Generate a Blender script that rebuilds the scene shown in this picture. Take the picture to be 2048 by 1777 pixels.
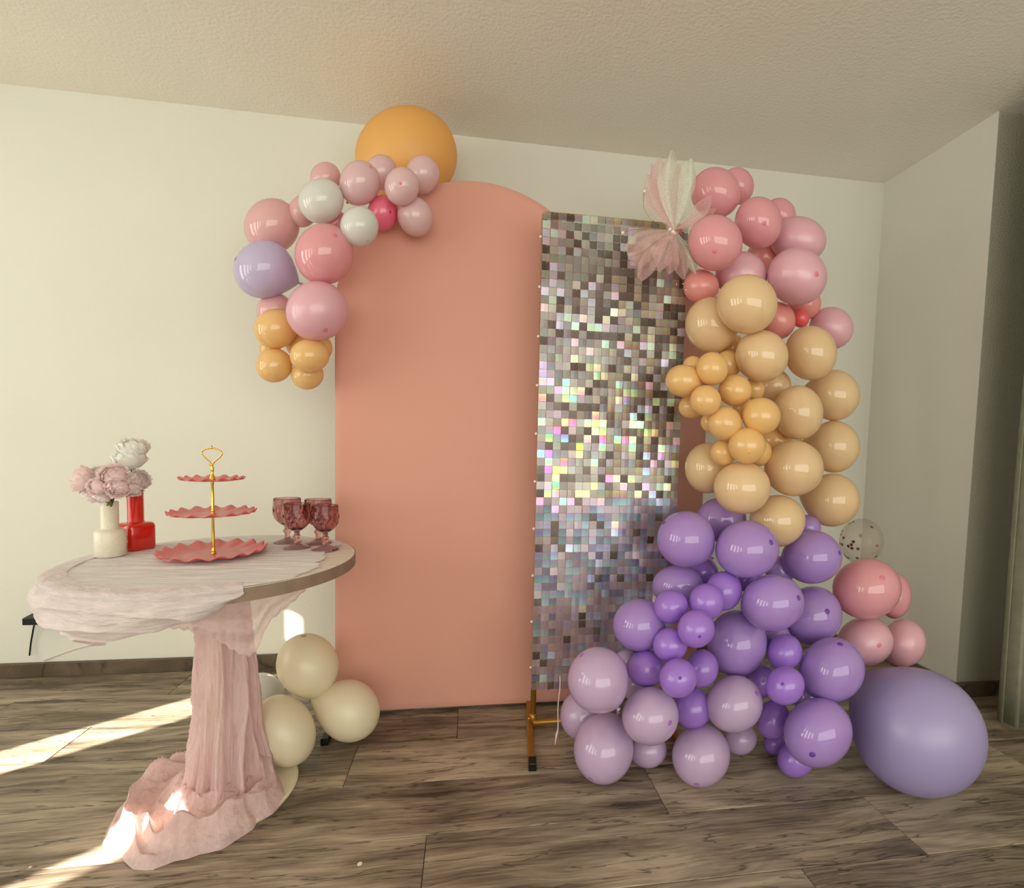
import bpy, bmesh, math, random
import numpy as np
from mathutils import Vector, Matrix, noise

random.seed(7)
for o in list(bpy.data.objects):
    bpy.data.objects.remove(o, do_unlink=True)
scene = bpy.context.scene
COL = scene.collection

# ------------------------------------------------------------------ camera
CAM = Vector((0.0, 0.0, 1.05))
F_PX, PX, PY = 973.684, 1075.596, 953.331
CR = Vector((0.98966, -0.14126, 0.02340)).normalized()
CF = Vector((0.14245, 0.98806, -0.05876)).normalized()
CU = CR.cross(CF).normalized()
CF = CU.cross(CR).normalized()
cam_data = bpy.data.cameras.new('camera')
cam = bpy.data.objects.new('camera', cam_data)
COL.objects.link(cam)
cam.matrix_world = Matrix(((CR.x, CU.x, -CF.x, CAM.x), (CR.y, CU.y, -CF.y, CAM.y), (CR.z, CU.z, -CF.z, CAM.z), (0, 0, 0, 1)))
cam_data.sensor_fit = 'HORIZONTAL'
cam_data.sensor_width = 36.0
cam_data.lens = 36.0 * F_PX / 2048.0
cam_data.shift_x = (1024.0 - PX) / 2048.0
cam_data.shift_y = (PY - 888.5) / 2048.0
cam_data.clip_start = 0.02
scene.camera = cam

# ------------------------------------------------------------------ light
world = bpy.data.worlds.new('world')
scene.world = world
world.use_nodes = True
world.cycles.sampling_method = 'NONE'
world.node_tree.nodes['Background'].inputs[0].default_value = (0.75, 0.87, 1.0, 1)
world.node_tree.nodes['Background'].inputs[1].default_value = 1.0

SUN_AZ, SUN_EL = math.radians(36.0), math.radians(25.0)
sd = bpy.data.lights.new('sun', 'SUN')
sd.energy = 46.0
sd.angle = math.radians(0.5)
sd.color = (1.0, 0.93, 0.80)
sun = bpy.data.objects.new('sun', sd)
COL.objects.link(sun)
SUN_DIR = Vector((math.cos(SUN_AZ) * math.cos(SUN_EL), math.sin(SUN_AZ) * math.cos(SUN_EL), -math.sin(SUN_EL)))
sun.rotation_euler = SUN_DIR.to_track_quat('-Z', 'Y').to_euler()
sun.location = (-4, -1, 3)

WALL_X = -3.30
def area(name, loc, aim, sx, sy, power, col):
    d = bpy.data.lights.new(name, 'AREA')
    d.shape = 'RECTANGLE'; d.size = sx; d.size_y = sy; d.energy = power; d.color = col
    o = bpy.data.objects.new(name, d); COL.objects.link(o)
    o.location = loc
    z_ = -Vector(aim).normalized(); y_ = Vector((0, 0, 1)); x_ = y_.cross(z_)
    o.rotation_euler = Matrix((x_, y_, z_)).transposed().to_euler()      # width level, height upright
    return o
for yc in (-0.80, 0.20, 1.20):
    area('window_daylight', (WALL_X + 0.03, yc, 1.32), (1, 0, 0), 0.52, 1.80, 15.0, (0.985, 1.0, 0.925))
area('added_side_fill', (WALL_X + 0.03, -2.0, 1.45), (1, 0, 0), 0.9, 1.6, 14.0, (0.985, 1.0, 0.925))  # added fill lamp, no known window there; evens out the right wall
area('added_rear_fill', (0.8, -2.50, 1.25), (0, 1, 0), 4.2, 2.0, 80.0, (0.985, 1.0, 0.925))  # added broad fill lamp behind the camera, no known source

vs = scene.view_settings
vs.view_transform = 'Standard'
vs.look = 'None'
vs.exposure = -0.21
vs.gamma = 1.0
vs.use_curve_mapping = False

# ------------------------------------------------------------------ helpers
def ray(px, py):
    return CR * ((px - PX) / F_PX) - CU * ((py - PY) / F_PX) + CF
def at(px, py, Y):
    d = ray(px, py)
    return CAM + d * (Y / d.y)
def on(px, py, z):
    d = ray(px, py)
    return CAM + d * ((z - CAM.z) / d.z)
def project(p):
    d = Vector(p) - CAM
    z = d.dot(CF)
    return PX + F_PX * d.dot(CR) / z, PY - F_PX * d.dot(CU) / z
def s2l(c):
    c = c / 255.0
    return c / 12.92 if c <= 0.04045 else ((c + 0.055) / 1.055) ** 2.4
def rgb(r, g, b):
    return (s2l(r), s2l(g), s2l(b), 1.0)

def link(o, parent=None):
    COL.objects.link(o)
    if parent is not None:
        o.parent = parent
    return o
def empty(name, loc=(0, 0, 0)):
    o = bpy.data.objects.new(name, None)
    o.empty_display_size = 0.05
    o.location = loc
    return link(o)
def tag(o, label, cat, group=None):
    o['label'] = label
    o['category'] = cat
    if group:
        o['group'] = group
    return o
def struct(o, label=None):
    o['kind'] = 'structure'
    if label:
        o['label'] = label
    return o
def mk(name, verts, faces, mat, parent=None, smooth=True, loc=None, uvs=None, recenter=False):
    """one mesh object; verts in world space (relative to parent/loc when given)."""
    verts = [Vector(v) for v in verts]
    off = Vector((0, 0, 0))
    if parent is not None:
        off = Vector(parent.get('_o', parent.location)) if False else world_loc(parent)
    if loc is not None:
        off = Vector(loc)
    me = bpy.data.meshes.new(name)
    me.from_pydata([v - off for v in verts], [], faces)
    if uvs is not None:
        uv = me.uv_layers.new(name='UVMap')
        for li, l in enumerate(me.loops):
            uv.data[li].uv = uvs[l.vertex_index]
    if smooth:
        me.polygons.foreach_set('use_smooth', [True] * len(me.polygons))
    me.update()
    if mat is not None:
        me.materials.append(mat)
    o = bpy.data.objects.new(name, me)
    link(o, parent)
    if parent is None and loc is not None:
        o.location = loc
    if parent is not None and loc is not None:
        o.location = Vector(loc) - world_loc(parent)
    return o
def world_loc(o):
    p = Vector(o.location)
    q = o.parent
    while q is not None:
        p += Vector(q.location)
        q = q.parent
    return p

class MB:
    def __init__(self):
        self.v, self.f = [], []
    def add(self, v, f):
        n = len(self.v)
        self.v += [Vector(p) for p in v]
        self.f += [tuple(i + n for i in q) for q in f]
    def box(self, a, b):
        (x0, y0, z0), (x1, y1, z1) = a, b
        v = [(x0, y0, z0), (x1, y0, z0), (x1, y1, z0), (x0, y1, z0), (x0, y0, z1), (x1, y0, z1), (x1, y1, z1), (x0, y1, z1)]
        self.add(v, [(0, 3, 2, 1), (4, 5, 6, 7), (0, 1, 5, 4), (1, 2, 6, 5), (2, 3, 7, 6), (3, 0, 4, 7)])
    def bar(self, a, b, w, h, up=(0, 0, 1)):
        a, b = Vector(a), Vector(b)
        d = (b - a).normalized()
        s = d.cross(Vector(up)).normalized()
        u = s.cross(d)
        v = []
        for p in (a, b):
            for i, j in ((-1, -1), (1, -1), (1, 1), (-1, 1)):
                v.append(p + s * (i * w / 2) + u * (j * h / 2))
        self.add(v, [(0, 1, 2, 3), (7, 6, 5, 4), (0, 4, 5, 1), (1, 5, 6, 2), (2, 6, 7, 3), (3, 7, 4, 0)])
    def tube(self, pts, r, seg=10, closed=False):
        pts = [Vector(p) for p in pts]
        n = len(pts)
        rs = r if isinstance(r, (list, tuple)) else [r] * n
        v, f = [], []
        prev = None
        for i, p in enumerate(pts):
            if closed:
                t = pts[(i + 1) % n] - pts[i - 1]
            else:
                t = pts[min(i + 1, n - 1)] - pts[max(i - 1, 0)]
            t.normalize()
            if prev is None:
                a = Vector((0, 0, 1)) if abs(t.z) < 0.9 else Vector((1, 0, 0))
            else:
                a = prev
            s = (a - t * a.dot(t)).normalized()
            prev = s
            u = t.cross(s)
            for k in range(seg):
                w = 2 * math.pi * k / seg
                v.append(p + s * (math.cos(w) * rs[i]) + u * (math.sin(w) * rs[i]))
        m = n if closed else n - 1
        for i in range(m):
            for k in range(seg):
                a, b = i * seg + k, i * seg + (k + 1) % seg
                c, d = ((i + 1) % n) * seg + (k + 1) % seg, ((i + 1) % n) * seg + k
                f.append((a, b, c, d))
        if not closed:
            f.append(tuple(range(seg))[::-1])
            f.append(tuple((n - 1) * seg + k for k in range(seg)))
        self.add(v, f)
    def lathe(self, prof, c, seg=32, rfun=None):
        """prof: list of (r, z); c = (x, y, z0)."""
        v, f = [], []
        n = len(prof)
        for (r, z) in prof:
            for k in range(seg):
                w = 2 * math.pi * k / seg
                rr = r if rfun is None else rfun(r, z, w)
                v.append((c[0] + rr * math.cos(w), c[1] + rr * math.sin(w), c[2] + z))
        for i in range(n - 1):
            for k in range(seg):
                a, b = i * seg + k, i * seg + (k + 1) % seg
                f.append((a, b, b + seg, a + seg))
        if prof[0][0] > 1e-5:
            f.append(tuple(range(seg))[::-1])
        if prof[-1][0] > 1e-5:
            f.append(tuple((n - 1) * seg + k for k in range(seg)))
        self.add(v, f)
    def ball(self, c, r, seg=12, rings=8):
        prof = [(max(1e-6, r * math.sin(math.pi * i / rings)), -r * math.cos(math.pi * i / rings)) for i in range(rings + 1)]
        self.lathe(prof, c, seg)
    def build(self, name, mat, parent=None, smooth=True, loc=None):
        return mk(name, self.v, self.f, mat, parent, smooth, loc)
def grid_faces(nu, nv, wrap=False):
    f = []
    for i in range(nu - (0 if wrap else 1)):
        for j in range(nv - 1):
            a, b = i * nv + j, ((i + 1) % nu) * nv + j
            f.append((a, b, b + 1, a + 1))
    return f
def sharp_edges(o, deg=35):
    m = o.modifiers.new('edge_split', 'EDGE_SPLIT')
    m.split_angle = math.radians(deg)
def bevel(o, w, seg=2):
    m = o.modifiers.new('bevel', 'BEVEL')
    m.width = w; m.segments = seg; m.limit_method = 'ANGLE'; m.angle_limit = math.radians(40)
def nz(x, y=0.0, z=0.0):
    return noise.noise(Vector((x, y, z)))

# ------------------------------------------------------------------ materials
def new_mat(name):
    m = bpy.data.materials.new(name)
    m.use_nodes = True
    nt = m.node_tree
    b = nt.nodes['Principled BSDF']
    return m, nt, b
def node(nt, t, **kw):
    n = nt.nodes.new(t)
    for k, v in kw.items():
        if k.startswith('i_'):
            n.inputs[k[2:]].default_value = v
        else:
            setattr(n, k, v)
    return n
def plain(name, col, rough=0.5, metal=0.0, spec=0.5, bump=None, coat=0.0, var=0.0):
    m, nt, b = new_mat(name)
    b.inputs['Base Color'].default_value = col
    b.inputs['Roughness'].default_value = rough
    b.inputs['Metallic'].default_value = metal
    b.inputs['Specular IOR Level'].default_value = spec
    b.inputs['Coat Weight'].default_value = coat
    if bump or var:
        tc = node(nt, 'ShaderNodeTexCoord')
        sc, st, dist = bump if bump else (20, 0.1, 0.01)
        n = node(nt, 'ShaderNodeTexNoise', i_Scale=sc, i_Detail=4.0)
        nt.links.new(tc.outputs['Object'], n.inputs['Vector'])
        if bump:
            bp = node(nt, 'ShaderNodeBump', i_Strength=st, i_Distance=dist)
            nt.links.new(n.outputs['Fac'], bp.inputs['Height'])
            nt.links.new(bp.outputs['Normal'], b.inputs['Normal'])
        if var:
            r = node(nt, 'ShaderNodeValToRGB')
            e = r.color_ramp.elements
            e[0].position, e[1].position = 0.3, 0.7
            e[0].color = tuple(c * (1 - var) for c in col[:3]) + (1,)
            e[1].color = tuple(min(1, c * (1 + var)) for c in col[:3]) + (1,)
            nt.links.new(n.outputs['Fac'], r.inputs['Fac'])
            nt.links.new(r.outputs['Color'], b.inputs['Base Color'])
    return m

def latex(name, col, rough=0.22, trans=0.30, coat=0.0):
    m, nt, b = new_mat(name)
    b.inputs['Base Color'].default_value = col
    b.inputs['Roughness'].default_value = rough
    b.inputs['Specular IOR Level'].default_value = 0.9
    b.inputs['Coat Weight'].default_value = coat
    b.inputs['Coat Roughness'].default_value = 0.1
    tl = node(nt, 'ShaderNodeBsdfTranslucent')
    tl.inputs['Color'].default_value = tuple(min(1, c ** 1.15) for c in col[:3]) + (1,)
    mx = node(nt, 'ShaderNodeMixShader')
    mx.inputs[0].default_value = trans
    nt.links.new(b.outputs[0], mx.inputs[1])
    nt.links.new(tl.outputs[0], mx.inputs[2])
    nt.links.new(mx.outputs[0], nt.nodes['Material Output'].inputs['Surface'])
    return m

def sheer(name, col, alpha=0.6, trans=0.4, rough=0.6, scale=60, aniso=(1, 1, 1), bump=0.5, dist=0.004, sheen=0.2, spec=0.2):
    m, nt, b = new_mat(name)
    b.inputs['Base Color'].default_value = col
    b.inputs['Roughness'].default_value = rough
    b.inputs['Specular IOR Level'].default_value = spec
    b.inputs['Sheen Weight'].default_value = sheen
    tc = node(nt, 'ShaderNodeTexCoord')
    mp = node(nt, 'ShaderNodeMapping')
    mp.inputs['Scale'].default_value = aniso
    nt.links.new(tc.outputs['Object'], mp.inputs['Vector'])
    n = node(nt, 'ShaderNodeTexNoise', i_Scale=scale, i_Detail=5.0, i_Roughness=0.6)
    nt.links.new(mp.outputs[0], n.inputs['Vector'])
    bp = node(nt, 'ShaderNodeBump', i_Strength=bump, i_Distance=dist)
    nt.links.new(n.outputs['Fac'], bp.inputs['Height'])
    nt.links.new(bp.outputs['Normal'], b.inputs['Normal'])
    tl = node(nt, 'ShaderNodeBsdfTranslucent')
    tl.inputs['Color'].default_value = col
    mx = node(nt, 'ShaderNodeMixShader')
    mx.inputs[0].default_value = trans
    nt.links.new(b.outputs[0], mx.inputs[1])
    nt.links.new(tl.outputs[0], mx.inputs[2])
    tr = node(nt, 'ShaderNodeBsdfTransparent')
    mr = node(nt, 'ShaderNodeMapRange', i_1=0.3, i_2=0.7) if False else node(nt, 'ShaderNodeMapRange')
    mr.inputs['From Min'].default_value = 0.3
    mr.inputs['From Max'].default_value = 0.7
    mr.inputs['To Min'].default_value = max(0, alpha - 0.12)
    mr.inputs['To Max'].default_value = min(1, alpha + 0.12)
    nt.links.new(n.outputs['Fac'], mr.inputs['Value'])
    m2 = node(nt, 'ShaderNodeMixShader')
    nt.links.new(mr.outputs[0], m2.inputs[0])
    nt.links.new(tr.outputs[0], m2.inputs[1])
    nt.links.new(mx.outputs[0], m2.inputs[2])
    nt.links.new(m2.outputs[0], nt.nodes['Material Output'].inputs['Surface'])
    return m

def plaster(name, col, scale, st, dist):
    m, nt, b = new_mat(name)
    b.inputs['Base Color'].default_value = col
    b.inputs['Roughness'].default_value = 0.85
    b.inputs['Specular IOR Level'].default_value = 0.2
    tc = node(nt, 'ShaderNodeTexCoord')
    n1 = node(nt, 'ShaderNodeTexNoise', i_Scale=scale, i_Detail=3.0, i_Roughness=0.55)
    n2 = node(nt, 'ShaderNodeTexNoise', i_Scale=1.3, i_Detail=2.0)
    nt.links.new(tc.outputs['Object'], n1.inputs['Vector'])
    nt.links.new(tc.outputs['Object'], n2.inputs['Vector'])
    bp = node(nt, 'ShaderNodeBump', i_Strength=st, i_Distance=dist)
    nt.links.new(n1.outputs['Fac'], bp.inputs['Height'])
    nt.links.new(bp.outputs['Normal'], b.inputs['Normal'])
    r = node(nt, 'ShaderNodeValToRGB')
    r.color_ramp.elements[0].position = 0.25
    r.color_ramp.elements[1].position = 0.75
    r.color_ramp.elements[0].color = tuple(c * 0.95 for c in col[:3]) + (1,)
    r.color_ramp.elements[1].color = col
    nt.links.new(n2.outputs['Fac'], r.inputs['Fac'])
    nt.links.new(r.outputs['Color'], b.inputs['Base Color'])
    return m

def wood(name, cols, gscale=2.2, stretch=9.0, rough=0.45, crack=0.45):
    """grain along x; every object shifted by its random value."""
    m, nt, b = new_mat(name)
    tc = node(nt, 'ShaderNodeTexCoord')
    oi = node(nt, 'ShaderNodeObjectInfo')
    sh = node(nt, 'ShaderNodeMath', operation='MULTIPLY')
    sh.inputs[1].default_value = 53.0
    nt.links.new(oi.outputs['Random'], sh.inputs[0])
    cb = node(nt, 'ShaderNodeCombineXYZ')
    nt.links.new(sh.outputs[0], cb.inputs[0]); nt.links.new(sh.outputs[0], cb.inputs[1]); nt.links.new(sh.outputs[0], cb.inputs[2])
    ad = node(nt, 'ShaderNodeVectorMath', operation='ADD')
    nt.links.new(tc.outputs['Object'], ad.inputs[0]); nt.links.new(cb.outputs[0], ad.inputs[1])
    # wobble so the grain bends round knots
    w = node(nt, 'ShaderNodeTexNoise', i_Scale=2.6, i_Detail=2.0)
    nt.links.new(ad.outputs[0], w.inputs['Vector'])
    ws = node(nt, 'ShaderNodeVectorMath', operation='MULTIPLY_ADD')
    ws.inputs[1].default_value = (0.0, 0.06, 0.0)
    nt.links.new(w.outputs['Color'], ws.inputs[0]); nt.links.new(ad.outputs[0], ws.inputs[2])
    mp = node(nt, 'ShaderNodeMapping')
    mp.inputs['Scale'].default_value = (1.0, stretch, 1.0)
    nt.links.new(ws.outputs[0], mp.inputs['Vector'])
    g = node(nt, 'ShaderNodeTexNoise', i_Scale=gscale, i_Detail=7.0, i_Roughness=0.58, i_Distortion=0.6)
    nt.links.new(mp.outputs[0], g.inputs['Vector'])
    mp2 = node(nt, 'ShaderNodeMapping')
    mp2.inputs['Scale'].default_value = (4.0, 110.0, 1.0)
    nt.links.new(ws.outputs[0], mp2.inputs['Vector'])
    g2 = node(nt, 'ShaderNodeTexNoise', i_Scale=2.0, i_Detail=4.0, i_Roughness=0.6)
    nt.links.new(mp2.outputs[0], g2.inputs['Vector'])
    mixv = node(nt, 'ShaderNodeMath', operation='MULTIPLY_ADD')
    mixv.inputs[1].default_value = 0.32
    nt.links.new(g2.outputs['Fac'], mixv.inputs[0])
    gm = node(nt, 'ShaderNodeMath', operation='MULTIPLY'); gm.inputs[1].default_value = 0.70
    nt.links.new(g.outputs['Fac'], gm.inputs[0])
    nt.links.new(gm.outputs[0], mixv.inputs[2])
    pr = node(nt, 'ShaderNodeMath', operation='MULTIPLY_ADD')      # lighter and darker boards
    pr.inputs[1].default_value = 0.09
    nt.links.new(oi.outputs['Random'], pr.inputs[0])
    nt.links.new(mixv.outputs[0], pr.inputs[2])
    r = node(nt, 'ShaderNodeValToRGB')
    el = r.color_ramp.elements
    el[0].position, el[0].color = cols[0]
    el[1].position, el[1].color = cols[-1]
    for p, c in cols[1:-1]:
        e = el.new(p); e.color = c
    nt.links.new(pr.outputs[0], r.inputs['Fac'])
    # cracks
    mp3 = node(nt, 'ShaderNodeMapping')
    mp3.inputs['Scale'].default_value = (1.1, 13.0, 1.0)
    nt.links.new(ws.outputs[0], mp3.inputs['Vector'])
    ck = node(nt, 'ShaderNodeTexNoise', i_Scale=1.6, i_Detail=5.0, i_Roughness=0.5)
    nt.links.new(mp3.outputs[0], ck.inputs['Vector'])
    ab = node(nt, 'ShaderNodeMath', operation='SUBTRACT'); ab.inputs[1].default_value = 0.5
    nt.links.new(ck.outputs['Fac'], ab.inputs[0])
    ab2 = node(nt, 'ShaderNodeMath', operation='ABSOLUTE')
    nt.links.new(ab.outputs[0], ab2.inputs[0])
    cr = node(nt, 'ShaderNodeMapRange')
    cr.inputs['From Min'].default_value = 0.0; cr.inputs['From Max'].default_value = 0.012
    cr.inputs['To Min'].default_value = crack; cr.inputs['To Max'].default_value = 1.0
    nt.links.new(ab2.outputs[0], cr.inputs['Value'])
    ml = node(nt, 'ShaderNodeVectorMath', operation='SCALE')
    nt.links.new(r.outputs['Color'], ml.inputs[0]); nt.links.new(cr.outputs[0], ml.inputs['Scale'])
    nt.links.new(ml.outputs[0], b.inputs['Base Color'])
    b.inputs['Roughness'].default_value = rough
    b.inputs['Specular IOR Level'].default_value = 0.35
    bp = node(nt, 'ShaderNodeBump', i_Strength=0.25, i_Distance=0.002)
    nt.links.new(mixv.outputs[0], bp.inputs['Height'])
    nt.links.new(bp.outputs['Normal'], b.inputs['Normal'])
    return m

M = {}
M['wall'] = plaster('wall_plaster', rgb(232, 230, 218), 95, 0.35, 0.004)
M['ceiling'] = plaster('ceiling_stipple', rgb(246, 241, 228), 80, 0.55, 0.005)
M['rough_plaster'] = plaster('rough_plaster', rgb(190, 188, 168), 120, 1.0, 0.006)
M['floor'] = wood('floor_wood', [(0.34, rgb(60, 51, 44)), (0.45, rgb(104, 91, 77)), (0.54, rgb(143, 128, 109)), (0.68, rgb(190, 174, 151))], 1.8, 8.0, 0.42, 0.3)
M['base_wood'] = wood('baseboard_wood', [(0.30, rgb(58, 48, 38)), (0.5, rgb(92, 78, 62)), (0.72, rgb(128, 112, 92))], 1.6, 12.0, 0.5)
M['subfloor'] = plain('subfloor', rgb(45, 38, 32), 0.9)
M['white'] = plain('white_paint', rgb(235, 232, 224), 0.5)
M['blind'] = plain('white_blind', rgb(240, 238, 230), 0.8)
M['gold'] = plain('gold_paint', rgb(178, 130, 52), 0.34, 0.6)
M['gold_bright'] = plain('polished_gold', rgb(235, 190, 80), 0.16, 1.0)
M['black'] = plain('black_plastic', rgb(14, 13, 12), 0.35)
M['pearl'] = plain('pearl', rgb(245, 225, 210), 0.18, 0.1, 0.7, coat=0.6)
M['string'] = plain('white_string', rgb(235, 220, 210), 0.6)
M['curtain'] = plain('grey_green_cloth', rgb(140, 140, 118), 0.9, bump=(25, 0.3, 0.01), var=0.10)

# ------------------------------------------------------------------ room
BACK_Y, RIGHT_X, CEIL = 2.3626, 2.1399, 2.4774
COL_Y = 1.8008
FAR_X, REAR_Y = 3.3, -2.6
def slab(name, a, b, mat):
    m = MB(); m.box(a, b)
    return struct(m.build(name, mat, None, False, loc=Vector(a)))
slab('ceiling', (WALL_X - 0.2, REAR_Y - 0.1, CEIL), (FAR_X + 0.1, BACK_Y + 0.1, CEIL + 0.1), M['ceiling'])
slab('wall_back', (WALL_X - 0.2, BACK_Y, -0.08), (RIGHT_X + 0.1, BACK_Y + 0.1, CEIL), M['wall'])
# the right wall ends in an outer corner; its return faces the room
wr = MB()
wr.box((RIGHT_X, COL_Y + 0.0015, -0.08), (RIGHT_X + 0.1, BACK_Y, CEIL))
struct(wr.build('wall_right', M['wall'], None, False, loc=(RIGHT_X, COL_Y, 0)))
wr = MB()
wr.box((RIGHT_X + 0.001, COL_Y, -0.08), (FAR_X, COL_Y + 0.09, CEIL))
struct(wr.build('wall_return', M['rough_plaster'], None, False, loc=(RIGHT_X, COL_Y, 0)), 'rough plastered wall beyond the outer corner')
slab('wall_far_right', (FAR_X, REAR_Y, 0), (FAR_X + 0.1, COL_Y + 0.1, CEIL), M['wall'])
slab('wall_rear', (WALL_X, REAR_Y - 0.1, 0), (FAR_X, REAR_Y, CEIL), M['wall'])
# left wall with its window opening
WY0, WY1, WZ0, WZ1 = -1.12, 1.52, 0.10, 2.25
wl = MB()
wl.box((WALL_X - 0.2, REAR_Y, 0), (WALL_X, WY0, CEIL))
wl.box((WALL_X - 0.2, WY1, 0), (WALL_X, BACK_Y, CEIL))
wl.box((WALL_X - 0.2, WY0, 0), (WALL_X, WY1, WZ0))
wl.box((WALL_X - 0.2, WY0, WZ1), (WALL_X, WY1, CEIL))
struct(wl.build('wall_left', M['wall'], None, False, loc=(WALL_X, 0, 0)))
win = struct(empty('window_1', (WALL_X, 0.54, WZ0)))
fr = MB()
for (a, b) in (((WY0, WZ0), (WY0 + 0.05, WZ1)), ((WY1 - 0.05, WZ0), (WY1, WZ1)), ((WY0, WZ0), (WY1, WZ0 + 0.05)), ((WY0, WZ1 - 0.05), (WY1, WZ1))):
    fr.box((WALL_X - 0.14, a[0], a[1]), (WALL_X - 0.09, b[0], b[1]))
fr.build('window_frame', M['white'], win, False)
# unseen panels added to cut the sunlight; their gaps shape the sun strips
def blind(y0, y1, z0, z1):
    b = MB(); b.box((WALL_X - 0.012, y0, z0), (WALL_X - 0.004, y1, z1))
    b.build('added_blind_panel', M['blind'], win, False)
for y0, y1, z0, z1 in ((WY0, -0.49, WZ0, WZ1), (-0.49, -0.40, 1.52, WZ1), (-0.40, -0.02, WZ0, WZ1), (-0.02, 0.30, WZ0, WZ1),
                       (0.30, 0.37, 1.64, WZ1), (0.37, 0.50, 1.42, WZ1), (0.50, 0.515, WZ0, WZ1), (0.515, 0.555, WZ0, 1.56), (0.515, 0.555, 1.70, WZ1),
                       (0.555, 1.03, WZ0, WZ1), (1.03, WY1, WZ0, WZ1)):
    blind(y0, y1, z0, z1)

# two added windows, unseen: frame and white panel dressing the fill lamps
def added_window(name, p, along, w, h, nrm):
    e = struct(empty(name, p))
    P, A, N, Z = Vector(p), Vector(along), Vector(nrm), Vector((0, 0, 1))
    def plate(nm, a0, a1, z0, z1, d0, d1, mat):
        v = [P + A * a + Z * z + N * d for d in (d0, d1) for (a, z) in ((a0, z0), (a1, z0), (a1, z1), (a0, z1))]
        mk(nm, v, [(0, 1, 2, 3), (7, 6, 5, 4), (0, 4, 5, 1), (1, 5, 6, 2), (2, 6, 7, 3), (3, 7, 4, 0)], mat, e, False)
    plate('added_blind_panel', -w / 2, w / 2, -h / 2, h / 2, 0.004, 0.012, M['blind'])
    for a0, a1, z0, z1 in ((-w / 2 - 0.05, -w / 2, -h / 2 - 0.05, h / 2 + 0.05), (w / 2, w / 2 + 0.05, -h / 2 - 0.05, h / 2 + 0.05), (-w / 2, w / 2, -h / 2 - 0.05, -h / 2), (-w / 2, w / 2, h / 2, h / 2 + 0.05)):
        plate('window_frame', a0, a1, z0, z1, 0.0, 0.04, M['white'])
added_window('added_window_side', (WALL_X, -2.0, 1.45), (0, 1, 0), 0.9, 1.6, (1, 0, 0))
added_window('added_window_rear', (0.8, REAR_Y, 1.25), (1, 0, 0), 4.2, 2.0, (0, 1, 0))

# floor boards
PW, PL, Y_EDGE = 0.2145, 1.315, 1.066
joints = {0: -0.095, 1: 0.592, 2: -0.364, 3: -0.024, -1: 0.852}
sub = MB(); sub.box((WALL_X - 0.2, REAR_Y - 0.1, -0.08), (FAR_X + 0.1, BACK_Y + 0.1, -0.012))
floor = struct(sub.build('floor', M['subfloor'], None, False, loc=(0, 0, 0)))
def plank(x0, x1, y0, y1):
    g, c, t = 0.0007, 0.0016, 0.012
    xa, xb, ya, yb = x0 + g, x1 - g, y0 + g, y1 - g
    v = []
    for z, i in ((-t, 0.0), (-c, 0.0), (0.0, c)):
        v += [(xa + i, ya + i, z), (xb - i, ya + i, z), (xb - i, yb - i, z), (xa + i, yb - i, z)]
    f = [(8, 9, 10, 11)]
    for L in (0, 4):
        for k in range(4):
            f.append((L + k, L + (k + 1) % 4, L + 4 + (k + 1) % 4, L + 4 + k))
    o = mk('plank', v, f, M['floor'], None, False, loc=((x0 + x1) / 2, (y0 + y1) / 2, 0))
    o.parent = floor
k = math.floor((REAR_Y - Y_EDGE) / PW)
while Y_EDGE + k * PW < BACK_Y:
    y0, y1 = max(REAR_Y, Y_EDGE + k * PW), min(BACK_Y, Y_EDGE + (k + 1) * PW)
    j = joints.get(k, (k * 0.5471) % PL)
    x = j - math.ceil((j - WALL_X) / PL) * PL
    while x < FAR_X:
        xa, xb = max(x, WALL_X), min(x + PL, FAR_X)
        if xb - xa > 0.02 and y1 - y0 > 0.003:
            plank(xa, xb, y0, y1)
        x += PL
    k += 1
# skirting
BH = 0.064
bb = MB(); bb.box((WALL_X, BACK_Y - 0.014, 0), (RIGHT_X, BACK_Y, BH))
o = struct(bb.build('baseboard_back', M['base_wood'], None, False, loc=(-1.0, BACK_Y, 0.03))); bevel(o, 0.004)
bb = MB(); bb.box((RIGHT_X - 0.014, COL_Y - 0.014, 0), (RIGHT_X, BACK_Y - 0.014, BH))
o = struct(bb.build('baseboard_right', M['base_wood'], None, False, loc=(RIGHT_X, 2.0, 0.03))); bevel(o, 0.004)
bb = MB(); bb.box((RIGHT_X, COL_Y - 0.014, 0), (FAR_X, COL_Y, BH))
o = struct(bb.build('baseboard_return', M['base_wood'], None, False, loc=(RIGHT_X + .4, 1.8, 0.03))); bevel(o, 0.004)

# curtain at the right edge of the view
cu = MB()
cx0, cy0 = 2.065, 1.56
NU, NV = 90, 14
v = []
for i in range(NU):
    u = i / (NU - 1)
    for j in range(NV):
        w = j / (NV - 1)
        amp = 0.022 + 0.010 * w
        v.append((cx0 + u * 0.62 + 0.012 * math.sin(u * 43 + 1), cy0 + amp * math.sin(u * 62 + 0.6 * math.sin(u * 17)) + 0.01 * math.sin(w * 3 + u * 9), CEIL - 0.03 - w * (CEIL - 0.05)))
cu.add(v, grid_faces(NU, NV))
curt = cu.build('curtain', M['curtain'], None, True, loc=(cx0 + 0.3, cy0, 0.02))
m_ = curt.modifiers.new('solid', 'SOLIDIFY'); m_.thickness = 0.003
tag(curt, 'grey-green curtain hanging at the right edge beyond the wall corner', 'curtain')

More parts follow.
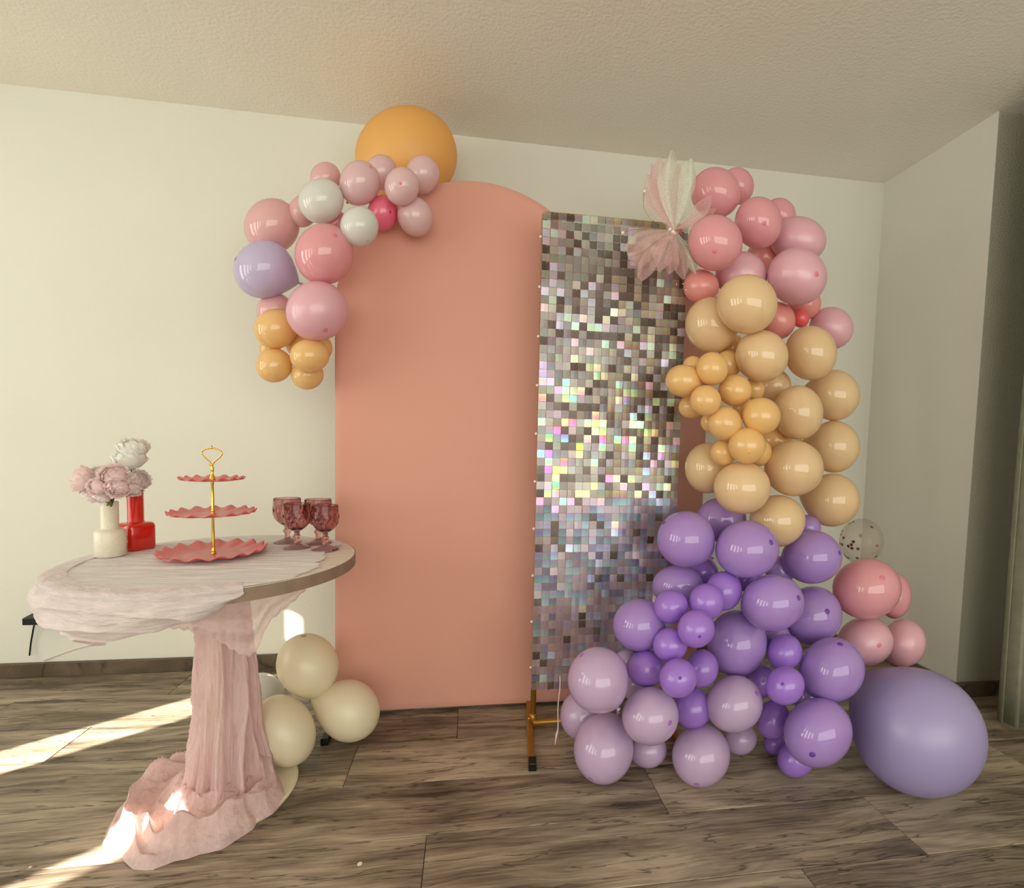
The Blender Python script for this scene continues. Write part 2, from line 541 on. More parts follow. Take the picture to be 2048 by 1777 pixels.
# ------------------------------------------------------------------ pink arch backdrop
ARX, ARR, ARY, ARTOP = 0.020, 0.512, 1.900, 2.043
M['salmon'] = plain('salmon_stretch_fabric', rgb(222, 162, 144), 0.62, bump=(240, 0.12, 0.001), spec=0.25)
M['rose'] = plain('dusty_rose_fabric', rgb(200, 150, 132), 0.7, bump=(240, 0.12, 0.001), spec=0.2)
def arch_panel(cx, R, y, top, z0, depth, mat, nseg=64):
    """rounded-edge panel with a semicircular head."""
    cz = top - R
    outline = [(cx + R * math.cos(a), cz + R * math.sin(a)) for a in [math.pi * i / nseg for i in range(nseg + 1)]]
    nz_ = 30
    left = [(cx - R, cz - (cz - z0) * i / nz_) for i in range(1, nz_ + 1)]
    right = [(cx + R, z0 + (cz - z0) * i / nz_) for i in range(0, nz_)]
    bot = [(cx - R + 2 * R * i / 20, z0) for i in range(1, 20)]
    ring = outline + left + bot + right
    n = len(ring)
    c = (cx, top * 0.5)
    v, f = [], []
    prof = ((0.0, 0.93), (0.0, 0.985), (0.003, 0.995), (0.010, 1.0), (depth - 0.010, 1.0), (depth - 0.003, 0.995), (depth, 0.985))
    for dy, s in prof:
        for (x, z) in ring:
            ddx, ddz = x - c[0], z - c[1]
            L = math.hypot(ddx, ddz)
            ins = (1 - s) * 0.45
            v.append((x - ddx / L * ins, y + dy, z - ddz / L * ins))
    m = len(prof)
    for i in range(m - 1):
        for k in range(n):
            a, b = i * n + k, i * n + (k + 1) % n
            f.append((a, b, b + n, a + n))
    f.append(tuple(range(n))[::-1])
    f.append(tuple((m - 1) * n + k for k in range(n)))
    return v, f
def foot(parent, x0, y0, x1, y1, cap_front=True):
    m = MB(); m.bar((x0, y0 + 0.03, 0.013), (x1, y1, 0.013), 0.022, 0.022)
    ft = m.build('foot', M['gold'], parent, False); bevel(ft, 0.002)
    d = Vector((x1 - x0, y1 - y0, 0)).normalized()
    for (p, q) in ((Vector((x0, y0, 0.013)) + d * 0.04, Vector((x0, y0, 0.013))), (Vector((x1, y1, 0.013)) - d * 0.01, Vector((x1, y1, 0.013)) + d * 0.02)):
        c = MB(); c.bar(p, q, 0.026, 0.026)
        cc = c.build('foot_cap', M['black'], ft, False); bevel(cc, 0.002)
back = tag(empty('arch_backdrop', (ARX, ARY, 0)), 'tall salmon pink fabric arch backdrop standing against the wall', 'backdrop')
v, f = arch_panel(ARX, ARR, ARY, ARTOP, 0.012, 0.036, M['salmon'])
o = mk('fabric_cover', v, f, M['salmon'], back); sharp_edges(o, 50)
for sx in (-1, 1):
    x = ARX + sx * (ARR - 0.013)
    foot(back, x, ARY - 0.185, x, ARY + 0.2)
side = tag(empty('fabric_panel', (0.70, 1.95, 0)), 'narrow dusty rose fabric panel, mostly hidden behind the silver sequin wall', 'backdrop')
v, f = arch_panel(0.70, 0.30, 1.952, 1.88, 0.012, 0.034, M['rose'])
o = mk('fabric_cover', v, f, M['rose'], side); sharp_edges(o, 50)
m = MB(); m.bar((0.44, 1.97, 0.012), (0.44, 2.2, 0.012), 0.022, 0.022); m.build('foot', M['gold'], side, False)
m = MB(); m.bar((0.96, 1.97, 0.012), (0.96, 2.2, 0.012), 0.022, 0.022); m.build('foot', M['gold'], side, False)

# ------------------------------------------------------------------ gold stand and sequin sheet
stand = tag(empty('gold_stand', (0.252, 1.735, 0)), 'thin gold metal frame holding the sequin sheet, black-capped foot on the floor', 'stand')
PXL, PXR, PYY, PTOP = 0.254, 0.762, 1.742, 1.868
m = MB(); m.tube([(PXL, PYY, 0.02), (PXL, PYY, PTOP)], 0.0105, 12); m.build('pole', M['gold'], stand)
m = MB(); m.tube([(PXR, PYY, 0.02), (PXR, PYY, PTOP)], 0.0105, 12); m.build('pole', M['gold'], stand)
m = MB(); m.tube([(PXL, PYY, PTOP), (PXR, PYY, PTOP)], 0.0105, 12); m.build('top_bar', M['gold'], stand)
m = MB(); m.tube([(PXL, PYY - 0.012, 0.032), (PXR, PYY - 0.012, 0.032)], 0.010, 12); m.build('cross_bar', M['gold'], stand)
m = MB(); m.tube([(PXL, PYY, 0.03), (PXL, PYY, 0.062)], 0.0135, 12); m.build('joint_collar', M['gold'], stand)
m = MB(); m.tube([(PXL - 0.012, PYY - 0.012, 0.05), (PXL - 0.020, PYY - 0.020, 0.052)], 0.004, 8); m.build('screw', M['gold_bright'], stand)
foot(stand, 0.222, 1.505, 0.262, 1.93)
foot(stand, PXR, 1.55, PXR, 1.93)

def seq_mat(name, use_obj):
    m, nt, b = new_mat(name)
    if use_obj:
        c = node(nt, 'ShaderNodeObjectInfo'); out_c = c.outputs['Color']; out_a = c.outputs['Alpha']
    else:
        c = node(nt, 'ShaderNodeAttribute', attribute_name='tint'); out_c = c.outputs['Color']; out_a = c.outputs['Alpha']
    uv = node(nt, 'ShaderNodeUVMap', uv_map='UVMap')
    sp = node(nt, 'ShaderNodeSeparateXYZ')
    nt.links.new(uv.outputs[0], sp.inputs[0])
    # hue drifts down each foil square
    hs = node(nt, 'ShaderNodeHueSaturation')
    mr = node(nt, 'ShaderNodeMapRange')
    mr.inputs['To Min'].default_value = 0.41; mr.inputs['To Max'].default_value = 0.59
    nt.links.new(sp.outputs['Y'], mr.inputs['Value'])
    nt.links.new(mr.outputs[0], hs.inputs['Hue'])
    nt.links.new(out_c, hs.inputs['Color'])
    nt.links.new(hs.outputs[0], b.inputs['Base Color'])
    b.inputs['Metallic'].default_value = 0.6
    b.inputs['Roughness'].default_value = 0.34
    b.inputs['Specular IOR Level'].default_value = 0.3
    tr = node(nt, 'ShaderNodeBsdfTransparent')
    mx = node(nt, 'ShaderNodeMixShader')
    nt.links.new(out_a, mx.inputs[0])
    nt.links.new(tr.outputs[0], mx.inputs[1]); nt.links.new(b.outputs[0], mx.inputs[2])
    nt.links.new(mx.outputs[0], nt.nodes['Material Output'].inputs['Surface'])
    return m
M['sequin_obj'] = seq_mat('holographic_sequin', True)
M['sequin_att'] = seq_mat('holographic_sequin_far', False)
M['pin'] = plain('sequin_pin', rgb(225, 215, 205), 0.3)
NCOL, NROW = 19, 60
SX0, SX1, SZT, SZB, SY = 0.243, 0.776, 1.866, 0.164, 1.716
PITX, PITZ = (SX1 - SX0) / NCOL, (SZT - SZB) / NROW
rs = random.Random(11)
def hsv(h, s, v):
    import colorsys
    return colorsys.hsv_to_rgb(h % 1.0, s, v)
def tint(r, c):
    """(r, g, b, alpha) linear-ish foil colour of one square, bright glints and dark reflections painted in."""
    t, l = r / NROW, c / NCOL
    q = rs.random()
    glint = math.exp(-((t - 0.47) / 0.15) ** 2) * (1.0 - 0.6 * l)  # glint zone: reflected window light painted into the foil colour
    pb = 0.13 + 0.22 * glint if t < 0.60 else 0.03
    if q < pb:
        if rs.random() < 0.25 + 0.7 * glint:
            h = rs.choice((0.16, 0.19, 0.24, 0.30, 0.36, 0.48, 0.80, 0.90, 0.97, 0.03))
        else:
            h = rs.choice((0.36, 0.42, 0.62, 0.70, 0.74, 0.12))
        return hsv(h, 0.22 + 0.68 * glint * rs.uniform(0.3, 1.0), 0.72 + 0.28 * glint) + (1.0,)
    if q < pb + (0.22 if t < 0.60 else 0.08):
        g = rs.uniform(0.07, 0.16)  # reflection of the dark room painted as foil tone
        return (g * 1.1, g * 0.95, g * 0.85, 0.88)
    if t > 0.58:
        k = min(1.0, (t - 0.58) / 0.12)
        if rs.random() < 0.55 - 0.35 * max(0, t - 0.72) / 0.28:
            return hsv(rs.uniform(0.54, 0.70), rs.uniform(0.22, 0.5), rs.uniform(0.28, 0.6)) + (0.82,)
        return hsv(rs.uniform(0.78, 0.95), rs.uniform(0.06, 0.2), rs.uniform(0.34, 0.6)) + (0.68,)
    if l > 0.45 and rs.random() < 0.40:
        return hsv(rs.uniform(0.07, 0.15), rs.uniform(0.2, 0.5), rs.uniform(0.28, 0.5)) + (0.80,)
    return hsv(rs.choice((0.06, 0.10, 0.12, 0.3, 0.6, 0.85)), rs.uniform(0.06, 0.20), rs.uniform(0.24, 0.52)) + (0.84,)
sheet = tag(empty('sequin_sheet', ((SX0 + SX1) / 2, SY, SZT)), 'iridescent silver sheet of hanging square sequins beside the pink arch', 'sequin wall')
# backing net of clear strips
net = MB()
for c in range(NCOL + 1):
    x = SX0 + c * PITX
    net.box((x - 0.0009, SY + 0.004, SZB + 0.006), (x + 0.0009, SY + 0.0047, SZT))
for r in range(NROW + 1):
    z = SZT - r * PITZ
    net.box((SX0, SY + 0.004, z - 0.0009), (SX1, SY + 0.0047, z + 0.0009))
M['net'] = sheer('clear_net', rgb(235, 205, 195), 0.45, 0.3, 0.3)
net.build('backing_net', M['net'], sheet, False)
tabs = [(SX0 - 0.006, SZT - r * PITZ) for r in range(3, NROW, 6)]
for (x, z) in tabs:
    m = MB(); m.lathe([(0.0045, 0), (0.0045, 0.003)], (0, 0, 0), 10)
    vv = [(x + p.x, SY + 0.003 - p.z, z + p.y) for p in m.v]
    mk('edge_tab', vv, m.f, M['pin'], sheet, False)
# one sequin: slightly bowed foil square with its pin
SW, SH = PITX * 0.955, PITZ * 0.965
sv, suv = [], []
for i in range(3):
    for j in range(3):
        u, w = i / 2, j / 2
        sv.append((SW * (u - 0.5), -0.0010 * (1 - (2 * u - 1) ** 2) * 0.6 - 0.0008 * w, -SH * w))
        suv.append((u, 1 - w))
sfa = [(i * 3 + j, i * 3 + j + 1, (i + 1) * 3 + j + 1, (i + 1) * 3 + j) for i in range(2) for j in range(2)]
sfa = [q[::-1] for q in sfa]
def pin_geo():
    v, f = [], []
    for k in range(6):
        a = k * math.pi / 3
        v.append((0.0011 * math.cos(a), -0.0022, -0.0026 + 0.0011 * math.sin(a)))
    return v, [tuple(range(6))[::-1]]
pv, pf = pin_geo()
def seq_mesh():
    me = bpy.data.meshes.new('sequin')
    nv = len(sv)
    me.from_pydata([Vector(p) for p in sv + pv], [], sfa + [tuple(i + nv for i in q) for q in pf])
    uv = me.uv_layers.new(name='UVMap')
    allu = suv + [(0.5, 0.5)] * len(pv)
    for li, l in enumerate(me.loops):
        uv.data[li].uv = allu[l.vertex_index]
    me.materials.append(M['sequin_obj']); me.materials.append(M['pin'])
    me.polygons[len(sfa)].material_index = 1
    return me
SEQ = seq_mesh()
rest_v, rest_f, rest_uv, rest_c, rest_m = [], [], [], [], []
count = 0
for r in range(NROW):
    for c in range(NCOL):
        x = SX0 + (c + 0.5) * PITX
        z = SZT - r * PITZ - 0.0006
        # the film sags a little and the squares hang unevenly
        y = SY + 0.006 * nz(x * 3, z * 2.2, 3.3) + 0.001 * rs.random()
        rx = math.radians(rs.gauss(0, 2.2) + 5.0 * nz(x * 4, z * 3, 9.1))
        rz = math.radians(rs.gauss(0, 3.2) + 7.0 * nz(x * 4, z * 3, 1.7))
        ry = math.radians(rs.gauss(0, 1.2))
        col = tint(r, c)
        mat = Matrix.Translation((x, y, z)) @ Matrix.Rotation(rz, 4, 'Z') @ Matrix.Rotation(rx, 4, 'X') @ Matrix.Rotation(ry, 4, 'Y')
        px, py = project((x, y, z - SH / 2))
        hid = (px > 1250 and py < 575) or math.hypot(px - 1423, py - 651) < 60 or math.hypot(px - 1367, py - 762) < 36 or math.hypot(px - 1402, py - 575) < 36
        if count < 300 and not hid:
            o = bpy.data.objects.new('sequin', SEQ)
            COL.objects.link(o)
            o.parent = sheet
            loc = Matrix.Translation(-Vector(sheet.location)) @ mat
            o.location = loc.to_translation()
            o.rotation_euler = loc.to_euler()
            o.color = col
            count += 1
        else:
            n = len(rest_v)
            for p in sv + pv:
                rest_v.append(mat @ Vector(p))
            rest_uv += suv + [(0.5, 0.5)] * len(pv)
            rest_f += [tuple(i + n for i in q) for q in sfa]; rest_m += [0] * len(sfa)
            rest_f += [tuple(i + n + len(sv) for i in q) for q in pf]; rest_m += [1]
            rest_c += [col] * (len(sv) + len(pv))
o = mk('lower_sequins', rest_v, rest_f, M['sequin_att'], sheet, False, uvs=rest_uv)
o['kind'] = 'stuff'
o.data.materials.append(M['pin'])
for i, p in enumerate(o.data.polygons):
    p.material_index = rest_m[i]
att = o.data.color_attributes.new('tint', 'FLOAT_COLOR', 'POINT')
for i, c in enumerate(rest_c):
    att.data[i].color = c

# white tie hanging off the sheet
tie = MB()
P0, P1, P2 = at(1120, 1352, 1.70), at(1115, 1460, 1.62), at(1110, 1490, 1.60)
pts = [P0.lerp(P1, i / 8) + Vector((0.002 * math.sin(i), 0, 0)) for i in range(9)] + [P1.lerp(P2, i / 3) for i in range(1, 4)]
tie.tube(pts, [0.0022] * 8 + [0.0026, 0.0045, 0.0026, 0.0014], 8)
o = tie.build('balloon_tie', M['string'], None, True, loc=P2)
tag(o, 'thin white nylon tie dangling from the bottom of the sequin sheet', 'string')

# ------------------------------------------------------------------ balloons
LAT = {
    'giant_orange': latex('orange_latex', rgb(255, 202, 112), 0.5, 0.3),
    'pink': latex('pink_latex', rgb(246, 176, 184), 0.07, 0.22),
    'coral': latex('coral_latex', rgb(250, 170, 164), 0.18, 0.25),
    'pearl_pink': latex('pearl_pink_latex', rgb(242, 186, 200), 0.36, 0.15, 0.5),
    'soft_pink': latex('soft_pink_latex', rgb(246, 198, 198), 0.07, 0.25),
    'pale_pink': latex('pale_pink_latex', rgb(243, 208, 211), 0.07, 0.25),
    'hot_pink': latex('hot_pink_latex', rgb(255, 128, 160), 0.12, 0.25),
    'red': latex('red_latex', rgb(250, 110, 115), 0.25, 0.25),
    'lilac': latex('lilac_latex', rgb(218, 206, 238), 0.07, 0.25),
    'white': latex('white_latex', rgb(238, 238, 232), 0.07, 0.22),
    'orange': latex('apricot_latex', rgb(252, 212, 142), 0.12, 0.25),
    'peach': latex('peach_latex', rgb(247, 215, 167), 0.07, 0.22),
    'apricot': latex('small_peach_latex', rgb(251, 207, 136), 0.16, 0.22),
    'purple': latex('purple_latex', rgb(188, 152, 225), 0.07, 0.22),
    'violet': latex('violet_latex', rgb(181, 134, 233), 0.16, 0.22),
    'mauve': latex('mauve_latex', rgb(214, 186, 223), 0.12, 0.22),
    'lavender': latex('lavender_latex', rgb(182, 168, 218), 0.34, 0.22),
    'cream': latex('cream_latex', rgb(250, 240, 210), 0.36, 0.22),
}
TIP = {
    'pink': plain('pink_tip', rgb(226, 132, 146), 0.4), 'coral': plain('coral_tip', rgb(225, 80, 85), 0.4),
    'purple': plain('purple_tip', rgb(108, 66, 168), 0.4), 'violet': plain('violet_tip', rgb(112, 62, 180), 0.4),
    'mauve': plain('mauve_tip', rgb(168, 112, 190), 0.4), 'cream': plain('cream_tip', rgb(186, 160, 100), 0.4),
    'white': plain('white_tip', rgb(205, 200, 180), 0.4), 'peach': plain('peach_tip', rgb(240, 180, 100), 0.4),
    'lilac': plain('lilac_tip', rgb(140, 110, 205), 0.4), 'hot_pink': plain('hot_pink_tip', rgb(215, 30, 80), 0.4),
}
TIPOF = {'pearl_pink': 'pink', 'soft_pink': 'pink', 'pale_pink': 'pink', 'orange': 'peach', 'apricot': 'peach', 'lavender': 'mauve'}
G_L, G_P, G_C, G_V, G_F = 'garland balloons on the left of the arch', 'pink balloons at the top of the right garland', 'peach balloons in the middle of the right garland', 'purple balloons at the foot of the right garland', 'cream balloons on the floor by the table'
# px centre, px half-sizes, depth, latex, tip offset px (or None), flags, label
B = []
def b(cx, cy, rx, ry, Y, lat, label, tip=None, ang=0.0, flag='', group=None, seen=True):
    B.append(dict(cx=cx, cy=cy, rx=rx, ry=ry, Y=Y, lat=lat, label=label, tip=tip, ang=ang, flag=flag, group=group, seen=seen))
# left garland
g = G_L
b(814, 317, 102, 102, 2.125, 'giant_orange', 'giant orange balloon rising behind the top of the pink arch', group=g, flag='fix')
b(845, 350, 34.3, 40, 1.83, 'pale_pink', 'small pale pink balloon in front of the giant orange one, furthest right', group=g)
b(804, 373.6, 35, 39.5, 1.74, 'pale_pink', 'small pale pink balloon in the middle of the giant orange one', (801, 367), group=g)
b(830.5, 434, 35, 41.5, 1.79, 'pale_pink', 'small pale pink balloon hanging lowest against the arch, right of the hot pink one', None, -20, group=g)
b(765, 427, 31, 37, 1.82, 'hot_pink', 'small hot pink balloon tucked among pale ones at the arch top', (780, 424), group=g)
b(720, 367, 41, 46, 1.77, 'pale_pink', 'mid-size pale pink balloon above the smaller white one', (741, 335), group=g)
b(762, 346, 33, 37, 1.89, 'pale_pink', 'pale pink balloon overlapping the left half of the giant orange one', group=g)
b(651, 357, 31, 33, 1.90, 'soft_pink', 'soft pink balloon peeking out above the larger white one', group=g)
b(643, 402.7, 46, 45.6, 1.76, 'white', 'larger of the two white balloons in the left garland', group=g)
b(719, 454, 39, 41, 1.71, 'white', 'smaller white balloon just left of the hot pink one', (735, 482), group=g)
b(606, 423, 29, 33, 1.88, 'soft_pink', 'soft pink balloon half hidden left of the larger white one', group=g)
b(544.7, 453, 56, 56, 1.90, 'soft_pink', 'large soft pink balloon at the far left, above the lilac one', group=g)
b(668, 448, 30, 28, 1.86, 'pink', 'pink balloon squeezed between the two white ones', group=g)
b(649, 510, 59, 62, 1.73, 'pink', 'large pink balloon in front, right of the lilac one', (669, 472), group=g)
b(529, 540, 61, 59, 1.83, 'lilac', 'large lilac balloon, leftmost of the left garland', (474, 519), group=g, flag='neck')
b(635, 623, 62.5, 60.5, 1.72, 'pearl_pink', 'large mauve-pink balloon right above the little apricot cluster', (650, 660), group=g)
b(550, 622, 37, 36, 1.90, 'soft_pink', 'pink balloon mostly hidden below the lilac one', group=g)
b(552, 658, 44, 40.5, 1.81, 'orange', 'apricot balloon, uppermost left of the little apricot cluster', group=g)
b(619.5, 712, 40, 34, 1.75, 'orange', 'apricot balloon in front on the right of the little apricot cluster', (648, 723), group=g)
b(549, 731.5, 37, 34.5, 1.83, 'orange', 'apricot balloon at the lower left of the little apricot cluster', group=g)
b(615, 750, 33, 30, 1.84, 'orange', 'apricot balloon hanging lowest of the little apricot cluster', group=g)
b(645, 697, 20, 24, 1.86, 'orange', 'apricot balloon peeking out at the right edge of the little cluster', group=g)
b(540, 697, 22, 22, 1.93, 'orange', 'apricot balloon hidden at the back left of the little cluster', group=g)
b(600, 690, 28, 26, 1.89, 'orange', 'apricot balloon hidden in the heart of the little cluster', group=g)
# pink top of the right garland
g = G_P
b(1430.5, 387, 50, 52, 1.71, 'pink', 'large rose pink balloon behind the right wing of the tulle bow', group=g)
b(1474, 373, 34, 38, 1.82, 'pink', 'rose pink balloon at the very top back of the right garland', group=g)
b(1429.5, 487, 55, 57, 1.56, 'pink', 'large pink balloon in front, just right of the bow knot', (1429, 502), group=g)
b(1516, 447, 48, 53, 1.65, 'pink', 'pink balloon right of the one by the bow, dark tip showing', (1528, 447), group=g)
b(1559, 432, 33, 36, 1.76, 'pink', 'pink balloon peeking out behind the upper right of the garland top', group=g)
b(1595, 481, 57, 48, 1.70, 'pearl_pink', 'pearly pink balloon at the upper right, above the shiniest pearly one', group=g)
b(1593, 554, 60, 58, 1.56, 'pearl_pink', 'large shiny pearly pink balloon, front right of the pink top', (1631, 549), group=g)
b(1482, 551, 52.5, 48, 1.67, 'pearl_pink', 'pearly pink balloon tucked above the topmost peach balloon', group=g)
b(1527, 516, 35, 36, 1.78, 'coral', 'coral pink balloon deep in the gap of the pink top', group=g)
b(1402, 574, 36, 35, 1.66, 'coral', 'coral balloon against the sequin edge, below the bow', group=g)
b(1556, 642, 35, 38, 1.66, 'coral', 'coral balloon right of the topmost peach one', group=g)
b(1601, 637, 18, 19, 1.66, 'red', 'tiny red balloon between coral and mauve ones', group=g)
b(1608, 607, 34, 34, 1.72, 'coral', 'coral balloon hidden beneath the large shiny pearly one', group=g)
b(1661.5, 657, 45, 43, 1.70, 'pearl_pink', 'mauve pink balloon sticking out furthest right below the pink top', group=g)
# peach middle
g = G_C
b(1493, 609.5, 61.5, 60, 1.47, 'peach', 'topmost large peach balloon in front', group=g)
b(1423, 651, 54, 56.5, 1.60, 'peach', 'large peach balloon at the upper left, touching the sequin edge', group=g)
b(1522.7, 713, 53.5, 52.5, 1.52, 'peach', 'large peach balloon directly below the topmost one', group=g)
b(1620.6, 707, 53, 55, 1.57, 'peach', 'large peach balloon below the mauve pink one on the right', group=g)
b(1666, 791, 53, 51.5, 1.66, 'peach', 'uppermost of the three peach balloons down the right edge', (1712, 800), group=g, flag='neck')
b(1595, 826, 51, 55, 1.54, 'peach', 'large peach balloon in the centre, left of the right edge column', group=g)
b(1666, 894, 53, 52.5, 1.66, 'peach', 'middle one of the three peach balloons down the right edge', (1712, 902), group=g, flag='neck')
b(1586.5, 937, 60, 56, 1.50, 'peach', 'large peach balloon below the central one', group=g)
b(1662, 1000.6, 57, 53.5, 1.62, 'peach', 'lowest of the three peach balloons down the right edge', (1712, 1012), group=g, flag='neck')
b(1483, 976, 57.5, 53, 1.47, 'peach', 'large peach balloon in front, low, right above the purple ones', group=g)
b(1553.5, 1042, 56.5, 52, 1.51, 'peach', 'lowest peach balloon, resting on the purple ones', group=g)
b(1415.5, 936.6, 47, 51, 1.64, 'peach', 'peach balloon alone at the lower left, near the sequin edge', group=g)
b(1367, 762, 37, 33, 1.53, 'apricot', 'little deeper-peach balloon furthest left, over the sequins', group=g)
b(1424, 738, 32.5, 33.5, 1.48, 'apricot', 'little deeper-peach balloon, uppermost of the front little ones', group=g)
b(1470, 781.6, 34, 32, 1.49, 'apricot', 'little deeper-peach balloon right of centre in the little cluster', group=g)
b(1411, 801.7, 31.5, 31, 1.46, 'apricot', 'little deeper-peach balloon right of and below the furthest left one', (1404, 809), group=g)
b(1449, 847, 35, 34, 1.46, 'apricot', 'little deeper-peach balloon at the lower middle of the little cluster', group=g)
b(1522, 833, 39, 37.5, 1.42, 'apricot', 'little deeper-peach balloon in front of the central large peach one', group=g)
b(1493.7, 892, 38, 36.5, 1.42, 'apricot', 'lowest of the little deeper-peach balloons in front', (1498, 905), group=g)
b(1447, 905.7, 27, 26, 1.50, 'apricot', 'little deeper-peach balloon behind the lowest little one, on its left', group=g)
b(1382, 815, 25, 23, 1.60, 'apricot', 'little peach balloon behind, at the lower left of the little cluster', group=g)
b(1385.6, 732, 20, 20, 1.61, 'apricot', 'little peach balloon behind, above the furthest left one', group=g)
b(1456, 729, 27, 28, 1.57, 'apricot', 'little peach balloon behind the uppermost front little one', group=g)
b(1465, 697, 30, 28, 1.66, 'apricot', 'peach balloon hidden below the topmost large one', group=g)
b(1508, 778, 22, 23, 1.58, 'apricot', 'little peach balloon glimpsed right of the cluster centre', group=g)
b(1548, 772, 35, 34, 1.68, 'peach', 'peach balloon hidden behind the centre beside a dark gap', group=g)
b(1487, 817, 22, 22, 1.56, 'apricot', 'little peach balloon glimpsed in the middle of the little cluster', group=g)
b(1420, 845, 19, 20, 1.55, 'apricot', 'tiny peach balloon glimpsed at the lower left of the little cluster', group=g)
b(1518, 905, 26, 28, 1.53, 'apricot', 'little peach balloon behind the lowest little one, on its right', group=g)
b(1550, 882, 34, 34, 1.64, 'apricot', 'peach balloon hidden between the central large ones', group=g)
# purple foot
g = G_V
b(1371, 1078.5, 58, 56.5, 1.50, 'purple', 'large purple balloon at the upper left of the purple mass', (1328, 1046), group=g)
b(1442, 1040, 51, 45, 1.64, 'purple', 'topmost purple balloon, behind, right under the peach ones', group=g)
b(1493, 1099, 64, 58, 1.41, 'purple', 'large purple balloon in front below the peach section', (1540, 1086), group=g)
b(1622.7, 1114.7, 60.5, 53.5, 1.52, 'purple', 'large purple balloon left of the clear confetti one', (1677, 1107), group=g)
b(1355.5, 1172, 52, 42, 1.57, 'purple', 'purple balloon behind, under the upper left large one', group=g)
b(1342, 1213.6, 35, 34.5, 1.41, 'violet', 'small violet balloon, leftmost of the small upper ones', group=g)
b(1413, 1204, 36, 37, 1.38, 'violet', 'small violet balloon at the top of the front little cluster', group=g)
b(1447, 1182, 37, 40, 1.44, 'violet', 'small dark violet balloon behind the cluster top', group=g)
b(1392, 1258, 37.5, 38.5, 1.30, 'violet', 'small violet balloon in the middle front with its tip low', (1399, 1273), group=g)
b(1544, 1206, 63.5, 57.5, 1.36, 'purple', 'large purple balloon in the upper middle, dark tip on its right', (1595, 1197), group=g)
b(1624.5, 1231, 59, 59, 1.50, 'purple', 'large purple balloon left of the pink foursome', (1653, 1224), group=g)
b(1278, 1250, 53, 53, 1.47, 'purple', 'large purple balloon furthest left against the sequins', group=g)
b(1340, 1290, 35, 35, 1.37, 'violet', 'small violet balloon left of the middle, below the tip-low one', group=g)
b(1473, 1286, 60.5, 67, 1.47, 'purple', 'large shaded purple balloon in the heart of the mass', group=g)
b(1292, 1337, 38, 38, 1.43, 'violet', 'small violet balloon right of the uppermost pale lilac one', group=g)
b(1404, 1337, 33, 38, 1.40, 'violet', 'small violet balloon half behind the lower front one', group=g)
b(1356, 1356.6, 38, 40, 1.28, 'violet', 'small violet balloon low in front, tip facing out', (1360, 1357), group=g)
b(1569, 1305, 36, 37, 1.40, 'violet', 'small shaded violet balloon left of a large purple one', group=g)
b(1569.7, 1371.6, 39.5, 39.5, 1.29, 'violet', 'small violet balloon with tip facing out, right half of the mass', (1565, 1369), group=g)
b(1663, 1339.6, 66, 66, 1.34, 'purple', 'large purple balloon above the giant lavender one', (1680, 1290), group=g)
b(1634.6, 1464.5, 69.5, 71, 1.27, 'purple', 'large purple balloon left of the giant lavender one, near the floor', (1625, 1508), group=g)
b(1591.7, 1518.5, 38, 38, 1.37, 'violet', 'small violet balloon on the floor under a large purple one', flag='floor', group=g)
b(1546, 1440, 34, 40, 1.43, 'violet', 'small dark violet balloon behind, left of the lowest large purple one', group=g)
b(1549, 1487, 23, 24, 1.50, 'violet', 'tiny violet balloon at the back by the floor', group=g)
b(1522, 1362, 33, 34, 1.49, 'violet', 'small dark violet balloon glimpsed right of the pale lilac one', group=g)
b(1385, 1416, 40, 42, 1.42, 'violet', 'small shaded violet balloon between two pale lilac ones', group=g)
b(1468, 1408, 57, 58.5, 1.37, 'mauve', 'large pale lilac balloon in the middle, tip at its right', (1512, 1388), group=g)
b(1401.5, 1510.5, 58.5, 64, 1.40, 'mauve', 'large pale lilac balloon on the floor in the middle', (1394, 1567), flag='floor', group=g)
b(1480, 1478.5, 34, 33, 1.50, 'mauve', 'pale lilac balloon behind, in the shade near the floor', group=g)
b(1300, 1432, 57, 59.5, 1.34, 'mauve', 'large pale lilac balloon in front with its tip to the lower right', (1338, 1446), group=g)
b(1196, 1359.5, 61, 67, 1.36, 'mauve', 'large pale lilac balloon, uppermost at the left below the sequins', (1163, 1311), group=g)
b(1207, 1496.5, 60, 72, 1.38, 'mauve', 'large pale lilac balloon on the floor at the left', (1182, 1556), flag='floor', group=g)
b(1164, 1430.5, 44, 51, 1.50, 'mauve', 'pale lilac balloon furthest left by the gold stand', group=g)
b(1296, 1500.5, 38, 37, 1.50, 'mauve', 'pale lilac balloon behind at floor level between two large ones', group=g)
b(1252, 1322, 24, 22, 1.50, 'mauve', 'pale lilac balloon peeking over the uppermost left one', group=g)
b(1266, 1368, 30, 32, 1.52, 'mauve', 'pale lilac balloon glimpsed between the left ones', group=g)
b(1405, 1146, 32, 30, 1.58, 'violet', 'violet balloon glimpsed under the two upper purple ones', group=g)
b(1560, 1142, 30, 30, 1.56, 'purple', 'purple balloon glimpsed under the lowest peach one', group=g)
b(1548, 1275, 33, 32, 1.50, 'purple', 'purple balloon glimpsed in a gap right of the heart', group=g)
b(1500, 1162, 26, 26, 1.54, 'violet', 'violet balloon glimpsed below the front upper purple one', group=g)
b(1614, 1056, 28, 26, 1.62, 'purple', 'purple balloon glimpsed right of the lowest peach one', group=g)
b(1612, 1392, 30, 30, 1.45, 'purple', 'purple balloon glimpsed left of the giant lavender one', group=g)
b(1731.5, 1178, 70, 61, 1.50, 'pink', 'largest pink balloon of the foursome beside the purple mass', (1763, 1158), group='pink foursome low on the right')
b(1789, 1192, 34, 46, 1.66, 'pink', 'pink balloon behind the largest one of the foursome', group='pink foursome low on the right')
